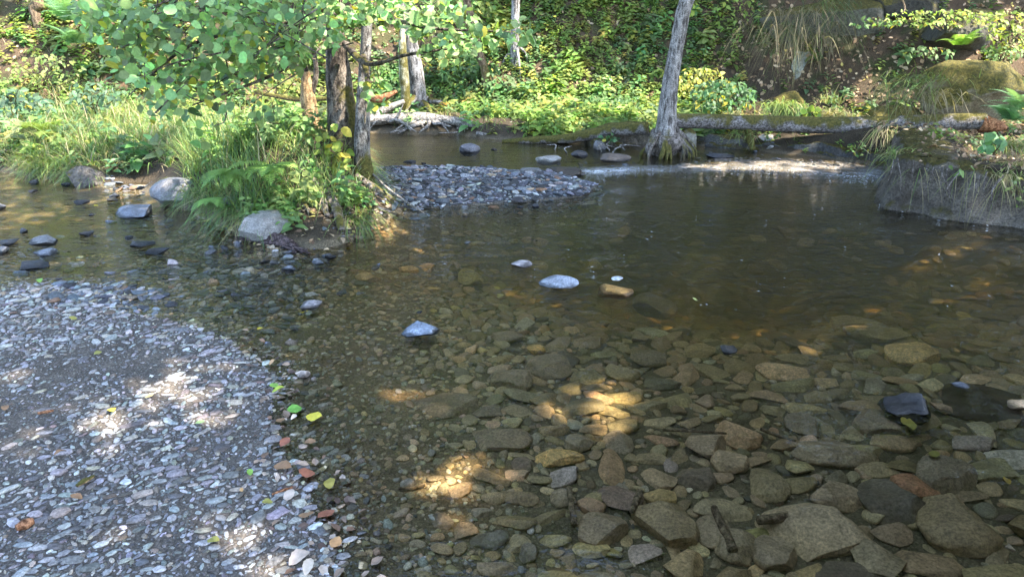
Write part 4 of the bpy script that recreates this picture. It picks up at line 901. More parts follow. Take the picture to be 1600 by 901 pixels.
score = [s[3] / np.linalg.norm([s[0], s[1], CAM_H]) for s in big]; order = np.argsort(score)[::-1]; big = [big[k] for k in order]
NAMEC = [('olive-brown', (.37, .268, .148), .38), ('grey-brown', (.41, .305, .19), .36), ('dark grey', (.21, .165, .115), .14), ('rusty tan', (.44, .30, .18), .05), ('yellow-ochre', (.52, .38, .17), .02), ('pale grey', (.46, .40, .32), .04)]
cp = np.array([c[2] for c in NAMEC]); cp /= cp.sum()
def where_bed(x, y):
    if y < 440: return 'in the deeper current towards the far pool' if x > 800 else 'in the shallows off the grassy mound'
    if y < 560: return 'in midstream left of the pale blue stone' if x < 800 else ('around the trunk reflection in midstream' if x < 1150 else 'in front of the deep pool at right')
    if x < 760: return 'at the edge of the fine gravel'
    if y < 690: return 'behind the ochre stone' if x < 1080 else ('left of the wet black rock' if x < 1330 else 'right of the wet black rock')
    return 'by the sunken sticks at the bottom middle' if x < 1080 else ('around the largest pale slab' if x < 1360 else 'in the lower right corner')
N_IND = 255
for k, (x, y, z, s, qx, qy) in enumerate(big[:N_IND]):
    ci = r_.choice(len(NAMEC), p=cp); nm, c, _ = NAMEC[ci]; asp = r_.uniform(1.1, 2.3); sx, sy = 2 * s * math.sqrt(asp), 2 * s / math.sqrt(asp); sz = min(sy * r_.uniform(.22, .42) + .010, .085)
    top = min(z + sz * r_.uniform(.42, .80), -.008)
    shp = 'long flat' if asp > 1.8 else ('flat oval' if sz < .42 * sy else 'blocky')
    sizew = 'large' if s > .066 else ('medium' if s > .045 else 'small')
    river_stone(STONE_T[r_.integers(0, 16)], x, y, top - sz * .5, sx, sy, sz, r_.normal(.25, .55), jit(c, 1, .16, .05)[0], f'{sizew} {shp} {nm} stone under water {where_bed(qx, qy)}', 'cobbles on the stream bed', (r_.uniform(-.16, .16), r_.uniform(-.16, .16)))
def stuff_rocks(L_, name, mat_, cols, probs, temps, hk=(.3, .55), jb=.22, asp=(1, 1.7), tilt=.18, under=True, wet=None):
    n = len(L_); A = np.array([l[:4] for l in L_]); ci = R.choice(len(cols), n, p=np.array(probs) / np.sum(probs)); T_ = np.array(cols)[ci] * np.exp(R.normal(0, jb, (n, 1))) * np.exp(R.normal(0, .05, (n, 3)))
    q = np.sqrt(R.uniform(*asp, n)); s = A[:, 3]; sx, sy = 2 * s * q, 2 * s / q; sz = sy * R.uniform(*hk, n)
    nr = unit(np.stack([R.normal(0, tilt, n), R.normal(0, tilt, n), np.ones(n)], 1)); zc = A[:, 2] + sz * R.uniform(-.10, .22, n)
    return scatter(temps, np.stack([A[:, 0], A[:, 1], zc], 1), basis(nr, R.normal(.2, .7, n) + np.pi / 2 * 0), np.stack([sx, sy, sz], 1), np.clip(T_, .01, .8))
BT = [(lambda a: (a[0], a[1]))(rock(900 + k, 2, 8, .06, .2)) for k in range(10)]
rest = big[N_IND:] + small
cobb = stuff_rocks(rest, 'gravel', None, [c[1] for c in NAMEC], [c[2] for c in NAMEC], BT, (.3, .5), .2)
# fine gravel in the shallows
n = 16000; X = R.uniform(-2.6, 1.6, n); Y = 1.45 + 5.0 * R.uniform(0, 1, n) ** 1.5; zz, a_, b_, m_, s_ = terrain(X, Y); qx, qy = proj(np.stack([X, Y, zz], 1))
dens = np.interp(qx, [400, 560, 760, 900, 1100], [1, 1, .8, .35, .25])
ok = (a_ < .02) & (b_ < -.02) & (m_ < -.02) & (R.uniform(0, 1, n) < dens) & (qy < 960) & (qx > 150); X, Y, zz, qx, qy = X[ok], Y[ok], zz[ok], qx[ok], qy[ok]
S = np.exp(R.normal(-4.75, .42, len(X))) * np.interp(Y, [1.6, 3, 6], [.85, 1.1, 1.8]); fine = list(zip(X, Y, zz, S))
FG = [(.33, .275, .19), (.24, .205, .155), (.31, .25, .18), (.38, .27, .16), (.36, .34, .31), (.11, .105, .10)]
fineacc = stuff_rocks(fine, 'fine', None, FG, [.34, .28, .14, .06, .10, .08], SLABS, (.25, .5), .28)
for src in (fineacc,): cobb.V += src.V; cobb.T += src.T; cobb.F += [f + cobb.n for f in src.F]; cobb.n += src.n
tag(cobb.build('bed_gravel', M_GRAVEL), 'brown gravel and small cobbles covering the stream bed', 'gravel', kind='stuff')

# ------------------------------------------------------------------ the gravel bar in front
GC = [('blue-grey', (.262, .248, .240), .38), ('pale grey', (.38, .355, .325), .20), ('mid grey', (.150, .139, .131), .26), ('pale tan', (.36, .305, .24), .08), ('whitish', (.46, .44, .41), .04), ('dull brown', (.18, .135, .105), .06)]
gp_p = np.array([c[2] for c in GC]); gp_p /= gp_p.sum()
n = 60000; X = R.uniform(-4.2, .1, n); Y = 1.42 + 3.2 * R.uniform(0, 1, n) ** 1.25; zz, a_, b_, m_, s_ = terrain(X, Y); qx, qy = proj(np.stack([X, Y, zz], 1))
clump = fbm2(X, Y, 1.6, 3, 61); pd = np.clip(.26 + 2.0 * clump - .25 * sstep(720, 880, qy) * sstep(60, 260, qx) + .6 * sstep(.5, .0, a_) * sstep(600, 480, qy) + .25 * sstep(300, 60, qx), .05, 1)
ok = (a_ > -.07 - .28 * R.uniform(0, 1, n) ** 2) & (qx > -80) & (qx < 620) & (qy < 970) & (R.uniform(0, 1, n) < pd)
X, Y, zz, qx, qy, a_ = X[ok], Y[ok], zz[ok], qx[ok], qy[ok], a_[ok]
S = np.exp(R.normal(-4.93, .44, len(X))) * np.interp(Y, [1.6, 3, 4.5], [.9, 1.1, 1.35]); S = np.clip(S, .004, .026)
o_ = np.argsort(-S); keep = []; cell = {}
for k in o_:                                                        # few overlaps: largest first on a grid
    cx_, cy2 = int(X[k] / .06), int(Y[k] / .06); good = True
    for dx in (-1, 0, 1):
        for dy in (-1, 0, 1):
            for j in cell.get((cx_ + dx, cy2 + dy), ()):
                if (X[k] - X[j]) ** 2 + (Y[k] - Y[j]) ** 2 < (.80 * (S[k] + S[j])) ** 2: good = False; break
            if not good: break
        if not good: break
    if good: cell.setdefault((cx_, cy2), []).append(k); keep.append(k)
keep = np.array(keep)
sc_ = S[keep] / np.sqrt(X[keep] ** 2 + Y[keep] ** 2 + CAM_H ** 2); inside = (qx[keep] > 0) & (qx[keep] < 560) & (qy[keep] < 895)
rank = np.argsort(-(sc_ * inside)); ind = keep[rank[:270]]; oth = keep[rank[270:]]
PEB = []
for k in range(10):
    V, F = slab(150 + k, 12); me = mesh_data('pebble', V, F); me.materials.append(M_STONE); PEB.append(me)
def where_bar(x, y, a):
    if a < .10: return 'at the bar\'s wet edge'
    if y < 560: return 'on the far gravel by the pale twigs'
    if y < 680: return 'in the sun-dappled middle gravel' if x > 130 else 'at the gravel bar\'s left side'
    return 'near the curled root on gravel' if x < 230 else ('on bare grit at the near end' if y > 770 else 'on the shaded grey grit')
for k in ind:
    ci = R.choice(len(GC), p=gp_p); nm, c, _ = GC[ci]; q = math.sqrt(R.uniform(1.15, 2.6)); s = S[k] * 1.12; sx, sy = 2 * s * q, 2 * s / q; sz = sy * R.uniform(.2, .42)
    o = bpy.data.objects.new('pebble', PEB[R.integers(0, 10)]); COL.objects.link(o); o.location = (X[k], Y[k], zz[k] + sz * .14); o.scale = (sx, sy, sz); o.rotation_euler = (R.normal(0, .13), R.normal(0, .13), R.normal(.45, .4)); o.color = (*jit(c, 1, .14, .04)[0], 1)
    tag(o, f"{'long thin' if q > 1.28 else ('flat oval' if q > 1.1 else 'round flat')} {nm} pebble {where_bar(qx[k], qy[k], a_[k])}", 'pebble', 'pebbles on the gravel bar')
peb = stuff_rocks([(X[k], Y[k], zz[k], S[k]) for k in oth], 'p', None, [c[1] for c in GC], gp_p, SLABS, (.2, .45), .2, (1.1, 2.8), .14)
n = 30000; X2 = R.uniform(-4, .1, n); Y2 = 1.42 + 2.4 * R.uniform(0, 1, n) ** 1.5; zz2, a2, *_ = terrain(X2, Y2); qx2, qy2 = proj(np.stack([X2, Y2, zz2], 1)); ok = (a2 > -.1) & (qx2 > -40) & (qx2 < 640) & (qy2 < 960)
grit = stuff_rocks(list(zip(X2[ok], Y2[ok], zz2[ok], np.exp(R.normal(-5.75, .35, ok.sum())))), 'g', None, [(.085, .078, .073), (.14, .13, .118), (.18, .15, .115), (.22, .21, .20)], [.4, .3, .15, .15], GRIT, (.35, .7), .25, (1, 1.6), .4)
n = 5000; dk = gp(655, 374); A2 = R.normal(0, 1, (n, 2)) * (.20, .13) + dk[:2]; z3 = tz(A2[:, 0], A2[:, 1]); ok = z3 > -.02      # the little dark grit patch off the mound
g2 = stuff_rocks(list(zip(A2[ok, 0], A2[ok, 1], z3[ok], np.exp(R.normal(-4.8, .3, ok.sum())))), 'g', None, [(.085, .085, .09), (.15, .15, .16), (.22, .2, .18)], [.6, .3, .1], GRIT, (.4, .7), .2, (1, 1.5), .3)
for src in (grit, g2): peb.V += src.V; peb.T += src.T; peb.F += [f + peb.n for f in src.F]; peb.n += src.n
tag(peb.build('bar_gravel', M_GRAVEL), 'dry blue-grey shingle and grit of the gravel bar', 'gravel', kind='stuff')

# ------------------------------------------------------------------ slates of the middle bar, the left spit and the riffles
n = 9000; X = R.uniform(-1.7, 1.2, n); Y = R.uniform(5.2, 8.2, n); zz, a_, b_, m_, s_ = terrain(X, Y); ok = (m_ > -.10) & (b_ < .10); cand = [(X[k], Y[k], zz[k]) for k in np.where(ok)[0]]
n = 3000; X = R.uniform(-6, -3.4, n); Y = R.uniform(6.3, 8.2, n); zz, a_, b_, m_, s_ = terrain(X, Y); qx, qy = proj(np.stack([X, Y, zz], 1)); ok = (np.abs(b_) < .14) & (qx > 160) & (qx < 285); cand += [(X[k], Y[k], zz[k]) for k in np.where(ok)[0]]
for cx, cy_, rx, ry, m in ((310, 420, 130, 14, 260), (380, 450, 90, 20, 110), (210, 455, 90, 12, 90), (130, 450, 45, 10, 40), (330, 480, 110, 16, 70), (430, 500, 40, 40, 40), (940, 262, 60, 14, 40), (1140, 240, 60, 6, 60), (470, 398, 60, 12, 50), (330, 450, 170, 45, 300), (150, 470, 110, 14, 120), (100, 400, 130, 40, 40), (250, 345, 110, 20, 40), (330, 385, 60, 14, 70), (620, 335, 40, 14, 60)):
    for _ in range(m):
        p = gp(cx + rx * R.normal(0, .55), cy_ + ry * R.normal(0, .55)); cand.append((p[0], p[1], max(tz(p[0], p[1])[0], -.022)))
SL = []; arr = np.zeros((0, 3))
for lo, hi, tries in ((.045, .075, .07), (.026, .045, .5), (.014, .026, 1.0)):
    for (x, y, z) in cand:
        if R.uniform() > tries: continue
        s = R.uniform(lo, hi) * (.74 if y > 5.2 else (.72 if y > 4.3 else .55))
        if len(arr) == 0 or np.all(np.hypot(arr[:, 0] - x, arr[:, 1] - y) > (arr[:, 2] + s) * .68): arr = np.vstack([arr, (x, y, s)]); SL.append((x, y, z, s))
SC = [('dark blue-grey', (.10, .108, .125), .30), ('blue-grey', (.18, .19, .215), .26), ('charcoal', (.045, .045, .05), .24), ('pale grey', (.36, .355, .35), .12), ('rusty', (.22, .13, .08), .04), ('tan', (.30, .24, .17), .04)]
spp = np.array([c[2] for c in SC]); spp /= spp.sum()
vis = np.array([s[3] / np.linalg.norm([s[0], s[1], CAM_H]) for s in SL]); o_ = np.argsort(-vis)
SLM = []
for k in range(10):
    V, F = rock(1200 + k, 2, 12, .08, .3, .45, .9); me = mesh_data('slate', V, F, None, False); me.materials.append(M_SLATE); SLM.append(me)
for k in o_[:270]:
    x, y, z, s = SL[k]; ci = R.choice(len(SC), p=spp); nm, c, _ = SC[ci]; q = math.sqrt(R.uniform(1, 2)); sx, sy = 2 * s * q, 2 * s / q; sz = sy * R.uniform(.25, .5); qx, qy = proj(np.array([[x, y, z]]))
    o = bpy.data.objects.new('slate', SLM[R.integers(0, 10)]); COL.objects.link(o); o.location = (x, y, z + sz * (.22 if qy[0] < 335 else R.uniform(.05, .42))); o.scale = (sx, sy, sz); o.rotation_euler = (R.normal(0, .2), R.normal(0, .2), R.normal(.2, .6)); o.color = (*jit(c, 1, .15, .04)[0], 1)
    loc = 'on the middle gravel bar' if (qx[0] > 560 and qy[0] < 330) else ('on the little spit between boulder and mound' if qy[0] < 300 and qx[0] < 300 else ('among the rapids left of the gravel bar' if qx[0] < 460 and qy[0] > 405 else ('at the foot of the bare roots' if qx[0] < 700 else 'beside the riffle')))
    tag(o, f"{'large' if s > .06 else ('middling' if s > .04 else 'small')} {'long' if q > 1.25 else 'squarish'} {nm} slate {loc}", 'slate', 'flat slates along the stream')
sl_ = stuff_rocks([SL[k] for k in o_[270:]], 's', None, [c[1] for c in SC], spp, BT, (.25, .5), .2, (1, 2), .22)
n = 7000; X = R.uniform(-1.7, 1.2, n); Y = R.uniform(5.2, 8.2, n); zz, a_, b_, m_, s_ = terrain(X, Y); ok = (m_ > -.08) & (b_ < .05)
g3 = stuff_rocks(list(zip(X[ok], Y[ok], zz[ok], R.uniform(.008, .018, ok.sum()))), 's', None, [c[1] for c in SC], spp, SLABS, (.3, .6), .25)
for src in (g3,): sl_.V += src.V; sl_.T += src.T; sl_.F += [f + sl_.n for f in src.F]; sl_.n += src.n
tag(sl_.build('shoal_gravel', M_GRAVEL), 'dark broken slate gravel of the middle bar and rapids', 'gravel', kind='stuff')
n = 5200; X = R.uniform(1.6, 5.5, n); Y = R.uniform(6.6, 8.7, n); zz, a_, b_, m_, s_ = terrain(X, Y); ok = (s_ > -.06) & (b_ < .02)
tag(stuff_rocks(list(zip(X[ok], Y[ok], zz[ok] - .006, np.exp(R.normal(-4.3, .35, ok.sum())))), 's', None, [(.17, .15, .125), (.10, .092, .08), (.26, .24, .21), (.04, .038, .034)], [.32, .32, .12, .24], SLABS, (.25, .5), .2).build('riffle_gravel', M_GRAVEL), 'pale sunlit shingle just awash at the riffle', 'gravel', kind='stuff')

# ------------------------------------------------------------------ undergrowth, grass, ferns
def slope_pts(n, xr, yr):
    X = R.uniform(*xr, n); Y = R.uniform(*yr, n); Z, a_, b_, m_, s_ = terrain(X, Y); ok = b_ > .06
    P = np.stack([X, Y, Z], 1)[ok]; qx, qy = proj(P); return P, qx, qy, b_[ok]
P, qx, qy, b_ = slope_pts(100000, (-12, 10), (7.0, 15.0))
nn = fbm2(P[:, 0], P[:, 1], .9, 3, 91); n2_ = fbm2(P[:, 0], P[:, 1], 2.4, 3, 95)
mid_ = sstep(560, 600, qx) * sstep(1170, 1080, qx)
pr = mid_ * np.where(qy > 105, .62, np.clip(.40 + 1.1 * nn, .06, .7)) + sstep(600, 560, qx) * np.where(qy > 175, .13, np.where(qy > 120, .30, np.clip(.36 + .9 * nn, .10, .6))) + sstep(1080, 1200, qx) * np.clip(.06 + .7 * n2_, .02, .5) * np.where(qy > 100, .5, .8)
pr = np.where((qx > 1330) & (P[:, 1] < 8.6), .04, pr); pr = np.where((qx > 560) & (qx < 820) & (b_ < .55), .03, pr)
ok = R.uniform(0, 1, len(P)) < pr * .85; H_ = P[ok]; qx_, qy_ = qx[ok], qy[ok]; m = len(H_)
s = np.exp(R.normal(-2.15, .32, m)) * np.interp(qx_, [500, 600], [1.1, 1]); nr = unit(np.stack([R.normal(0, .2, m), R.normal(-.25, .2, m), np.ones(m)], 1))
t1, t2, t3 = jit((.18, .25, .062), m, .28, .1), jit((.125, .21, .08), m, .28, .1), jit((.29, .29, .07), m, .25, .1)
u = fbm2(H_[:, 0], H_[:, 1], 1.1, 2, 13) + R.normal(0, .2, m); tint = np.where((u < -.05)[:, None], t2, t1); tint = np.where((R.uniform(0, 1, m) < .08)[:, None], t3, tint)
tag(scatter(HERBS, H_ - [0, 0, .03], basis(nr, R.uniform(0, 6.28, m)), np.stack([s, s, s], 1), tint).build('undergrowth', M_LEAF, None, False), 'green herbs covering the terrace and slope behind the stream', 'undergrowth', kind='stuff')
P, qx, qy, b_ = slope_pts(7000, (-16, 16), (14.5, 26))
ok = fbm2(P[:, 0], P[:, 1], .5, 3, 17) > -.1; P = P[ok]; m = len(P); s = R.uniform(.5, 1.0, m); nr = unit(np.stack([R.normal(0, .4, m), R.normal(-.4, .3, m), np.ones(m)], 1))
tag(scatter(SPRAYS, P + [0, 0, .2], basis(nr, R.uniform(0, 6.28, m)), np.stack([s, s, s], 1), jit((.17, .235, .06), m, .3, .12)).build('upper_undergrowth', M_LEAF, None, False), 'leafy scrub higher up the wooded slope', 'undergrowth', kind='stuff')
# brown leaf litter
P, qx, qy, b_ = slope_pts(42000, (-11, 10), (7.6, 15))
lit_ = np.interp(qx, [0, 500, 700, 1100, 1250, 1600], [.5, .45, .35, .55, 1, 1]) * sstep(.0, .5, P[:, 1] - np.interp(P[:, 0], FOOTX, FOOTY) + np.where(qx > 1150, 1.3, .45))
ok = R.uniform(0, 1, len(P)) < lit_ * .8; P = P[ok]; m = len(P); e = .05
nr = np.stack([-(tz(P[:, 0] + e, P[:, 1]) - P[:, 2]) / e, -(tz(P[:, 0], P[:, 1] + e) - P[:, 2]) / e, np.ones(m)], 1) + R.normal(0, .45, (m, 3)); s = R.uniform(.035, .085, m)
cc = np.array([(.24, .15, .085), (.34, .24, .15), (.12, .075, .045), (.44, .34, .23), (.34, .28, .08)])[R.choice(5, m, p=[.35, .27, .2, .12, .06])]
tag(scatter(OVATE, P + [0, 0, .015], basis(unit(nr), R.uniform(0, 6.28, m)), np.stack([s, s, s], 1), cc * np.exp(R.normal(0, .25, (m, 1)))).build('leaf_litter', M_DRYLEAF, None, False), 'brown fallen leaves littering the steep slope', 'leaf litter', kind='stuff')

def grass_field(n, zone, hgt, wd, cols, probs, lean=(.1, .7), drop=(.1, .6)):
    X = R.uniform(zone[0], zone[1], n); Y = R.uniform(zone[2], zone[3], n); Z, a_, b_, m_, s_ = terrain(X, Y); P = np.stack([X, Y, Z], 1); qx, qy = proj(P); return P, qx, qy, b_
GCOL = np.array([(.145, .225, .065), (.21, .26, .075), (.105, .185, .085), (.32, .29, .14), (.36, .30, .185)])
def grass(P, h, wd, probs, acc, lean=(.15, .75), drop=(.15, .75), azc=None, azs=3.2):
    n = len(P); az = R.uniform(0, 6.28, n) if azc is None else R.normal(azc, azs, n)
    return blades(P - [0, 0, .02], az, h * R.uniform(.35, 1.2, n), R.uniform(*lean, n), R.uniform(*drop, n), wd * R.uniform(.7, 1.3, n), GCOL[R.choice(5, n, p=probs)] * np.exp(R.normal(0, .2, (n, 1))), acc)
n = 85000; X = R.uniform(-8.5, -.6, n); Y = R.uniform(5.2, 10.2, n); Z, a_, b_, m_, s_ = terrain(X, Y); P = np.stack([X, Y, Z], 1); qx, qy = proj(P)
tuft = fbm2(X, Y, 2.2, 2, 55)
mound = (b_ > .03) & (qx > 285) & (qx < 585) & (Y < 7.6) & (qy > 200)
kp = mound & (R.uniform(0, 1, n) < np.clip(.75 + 1.2 * tuft, .15, 1)) & ~((qx > 395) & (qx < 545) & (qy > 352)) & ~((qx > 530) & (R.uniform(0, 1, n) < .6))
A_ = Acc(); Pm = P[kp]; hm_ = np.interp(qx[kp], [270, 350, 450, 540, 585], [.40, .58, .46, .34, .18]) * np.interp(b_[kp], [0, .25], [.6, 1.0])
left_half = qx[kp] < 420
grass(Pm[left_half], hm_[left_half], .0085, [.36, .18, .34, .07, .05], A_, (.1, .7), (.1, .7)); grass(Pm[~left_half], hm_[~left_half], .0075, [.36, .34, .14, .09, .07], A_, (.1, .8), (.2, .9))
edge = mound & (b_ < .16); Pe = np.repeat(P[edge], 2, 0); grass(Pe, np.full(len(Pe), .40), .007, [.35, .28, .2, .1, .07], A_, (.5, 1.2), (.5, 1.2), -1.6, .9)
tag(A_.build('mound_grass', M_GRASS), 'tall lush grass covering the mound around the alder', 'grass', kind='stuff')
spit = (qx > 152) & (qx < 300) & (qy > 262)
kp = (b_ > .03) & (qx < 330) & (qx > -120) & ((Y > 7.2) | (qx < 268)) & (qy > 140) & ~spit & (R.uniform(0, 1, n) < np.clip(.62 + 1.5 * tuft, .08, 1) * np.interp(qy, [130, 175], [.4, 1]))
A_ = Acc(); Pl = P[kp]; grass(Pl, np.interp(qx[kp], [0, 120, 330], [.36, .48, .42]), .0085, [.32, .20, .2, .15, .13], A_, (.2, .9), (.2, .9))
edge = (b_ > .0) & (b_ < .2) & (qx < 150) & (qx > 45) & (qy < 300); Pe = np.repeat(P[edge], 2, 0); grass(Pe, np.full(len(Pe), .42), .0075, [.36, .28, .14, .12, .10], A_, (.4, 1.2), (.4, 1.1), -1.4, .9)
tag(A_.build('bank_grass', M_GRASS), 'long tangled grass on the left bank', 'grass', kind='stuff')
P, qx, qy, b_ = slope_pts(70000, (-11, 9), (7.4, 14.8)); ok = (R.uniform(0, 1, len(P)) < np.where(qx < 1100, .26, .09) * np.clip(.5 + 1.6 * fbm2(P[:, 0], P[:, 1], 1.8, 2, 44), 0, 1)) & ~((qx > 1330) & (P[:, 1] < 8.5)); A_ = Acc()
grass(P[ok], np.full(ok.sum(), .26), .010, [.42, .26, .12, .12, .08], A_)
tag(A_.build('terrace_grass', M_GRASS), 'short grass among the herbs of the far terrace', 'grass', kind='stuff')

n = 9000; X = R.uniform(2.8, 7.5, n); Y = R.uniform(4.2, 8.6, n); Z, a_, b_, m_, s_ = terrain(X, Y); P = np.stack([X, Y, np.where(b_ < .5, np.maximum(Z, .36), Z)], 1); qx, qy = proj(P); cl = fbm2(X, Y, 2.6, 2, 47)
A_ = Acc(); k1 = (b_ > .10) & (qx > 1370) & (qx < 1720) & (R.uniform(0, 1, n) < np.clip(.35 + 1.6 * cl, .06, 1)); grass(P[k1], np.full(k1.sum(), .17), .006, [.18, .16, .06, .27, .33], A_, (.3, 1.4), (.4, 1.4))
k2 = (b_ > .06) & (b_ < .24) & (qx > 1365) & (qx < 1720) & (R.uniform(0, 1, n) < np.clip(.6 + 2 * cl, .1, 1)); Pe = np.repeat(P[k2], 3, 0); grass(Pe + [0, 0, .03], np.full(len(Pe), .24), .006, [.14, .14, .03, .30, .39], A_, (.8, 1.5), (.9, 2.0), -2.1, .6)
tag(A_.build('bank_top_grass', M_GRASS), 'dry and green grass fringing the top of the dark stone bank', 'grass', kind='stuff')
k3 = (b_ > .05) & (qx > 1370) & (qx < 1720) & (R.uniform(0, 1, n) < .28); P3 = P[k3]; m = len(P3); s_3 = R.uniform(.03, .07, m); cc = np.array([(.30, .20, .12), (.40, .31, .2), (.16, .10, .06)])[R.integers(0, 3, m)]
tag(scatter(OVATE, P3 + [0, 0, .05], basis(unit(R.normal(0, .5, (m, 3)) + [0, 0, 1]), R.uniform(0, 6.28, m)), np.stack([s_3] * 3, 1), cc * np.exp(R.normal(0, .2, (m, 1)))).build('bank_leaves', M_DRYLEAF, None, False), 'dry leaves lying on top of the dark stone bank', 'leaf litter', kind='stuff')
# debris and herbs along the foot of the mound
n = 5200; X = R.uniform(-3.6, -.7, n); Y = R.uniform(4.5, 6.9, n); Z, a_, b_, m_, s_ = terrain(X, Y); P = np.stack([X, Y, Z], 1); qx, qy = proj(P)
k4 = (np.abs(b_) < .42) & (qx > 300) & (qx < 640) & (qy > 318) & (Z > -.03) & (R.uniform(0, 1, n) < .8); P4 = P[k4]; m = len(P4); s4 = R.uniform(.02, .065, m); cc = np.array([(.22, .14, .085), (.36, .27, .18), (.10, .065, .045), (.42, .34, .26), (.30, .27, .09)])[R.integers(0, 5, m)]
tag(scatter(OVATE, P4 + [0, 0, .012], basis(unit(R.normal(0, .35, (m, 3)) + [0, 0, 1]), R.uniform(0, 6.28, m)), np.stack([s4] * 3, 1), cc * np.exp(R.normal(0, .25, (m, 1)))).build('mound_litter', M_DRYLEAF, None, False), 'dead leaves and debris washed up at the foot of the mound', 'leaf litter', kind='stuff')
k5 = (b_ > .10) & (qx > 400) & (qx < 580) & (qy > 300) & ((qx < 470) | (qy < 325)) & (R.uniform(0, 1, n) < .30); P5 = P[k5]; m = len(P5); s5 = R.uniform(.07, .16, m)
tag(scatter(HERBS, P5 - [0, 0, .02], basis(unit(R.normal(0, .25, (m, 3)) + [0, -.3, 1]), R.uniform(0, 6.28, m)), np.stack([s5] * 3, 1), jit((.16, .25, .08), m, .25, .1)).build('mound_herbs', M_LEAF, None, False), 'small herbs growing over the front of the mound', 'undergrowth', kind='stuff')

n = 2600; X = R.uniform(-3.8, -.7, n); Y = R.uniform(5.2, 7.4, n); Z, a_, b_, m_, s_ = terrain(X, Y); P = np.stack([X, Y, Z], 1); qx, qy = proj(P); k7 = (b_ > .08) & (qx > 315) & (qx < 560) & (qy < 340) & (R.uniform(0, 1, n) < np.clip(.02 + .7 * fbm2(X, Y, 2.0, 2, 29), .0, .3)); P7 = P[k7]; m = len(P7); s7 = R.uniform(.16, .34, m)
tag(scatter(HERBS, P7, basis(unit(R.normal(0, .2, (m, 3)) + [0, -.2, 1]), R.uniform(0, 6.28, m)), np.stack([s7 * .62, s7 * .62, s7], 1), jit((.15, .25, .075), m, .28, .1)).build('mound_weeds', M_LEAF, None, False), 'leafy green weeds standing among the grass of the mound', 'undergrowth', kind='stuff')

def tuft_at(label, base, n, h, probs, lean=(.1, 1.0), drop=(.3, 1.0), spread=.08, az=None, azs=.8, wd=.009, name='grass_tuft', dim=1.0):
    P = np.array(base) + R.normal(0, 1, (n, 3)) * np.array([spread, spread * .8, .01]); A_ = Acc(); grass(P, np.full(n, h), wd, probs, A_, lean, drop, az, azs); A_.T = [t * dim for t in A_.T]
    return tag(A_.build(name, M_GRASS), label, 'grass tuft')
DRY, GRN, MIX, YEL = [.04, .06, .02, .38, .50], [.45, .3, .15, .06, .04], [.25, .25, .1, .22, .18], [.18, .55, .02, .15, .10]
tuft_at('straw-coloured dry grass tuft in front of the small mossy boulder', at(1302, 182, 9.0), 420, .42, [.05, .15, 0, .4, .4], (.1, 1.1), (.6, 1.3), .10)
tuft_at('bright green tuft topping the straw-coloured one', at(1298, 158, 9.05), 90, .26, YEL, (.1, .9), (.2, .8), .07)
tuft_at('drooping green grass over the small round mossy boulder', at(1228, 162, 9.4), 260, .42, GRN, (.5, 1.3), (.7, 1.5), .13, -2.0, .8)
tuft_at('long green grass sweeping left off the big mossy boulder', at(1440, 120, 8.45), 130, .46, [.35, .5, .05, .06, .04], (.4, 1.5), (.4, 1.6), .20, 3.5, .9, dim=.75)
tuft_at('brown withered grass hanging below the green sweep of the big boulder', at(1440, 140, 8.35), 90, .40, [.05, .1, .0, .35, .50], (.4, 1.5), (1.0, 2.4), .24, -2.0, 1.1, dim=.55)
r_ = np.random.default_rng(88)
for k in range(9):
    x, y = r_.uniform(1215, 1350), r_.uniform(-8, 62); y = min(y, 70 - (x - 1215) * .25); dead = r_.uniform() < .45
    o_t = tuft_at(('brown dead' if dead else 'green') + ' grass hanging from the ' + ('upper' if y < 22 else 'lower') + ' part of the dark overhang', at(x, y, 10.75 - .004 * y), r_.integers(30, 60), r_.uniform(.22, .48), [.03, .04, .02, .31, .60] if dead else [.30, .16, .36, .10, .08], (.4, 1.5), (.8, 2.2), .13, 4.0 + r_.normal(0, .6), 1.1, .008, dim=.55)
    o_t['group'] = 'grass hanging from the dark overhang'
for k, (x, y, h_) in enumerate([(1215, 70, 1.0), (1185, 95, .8), (1230, 110, .7)]):
    tuft_at(['long brown dead grass trailing left beside the dark overhang', 'brown dead grass trailing lowest on the slope right of the leaning tree', 'brown dead grass strands over the pale grey rock face'][k], at(x + 40, y - 55, 10.6), 110, h_ * .6, [.03, .05, .02, .30, .60], (.6, 1.4), (1.0, 2.2), .24, 4.1, .7, .009, dim=.5)
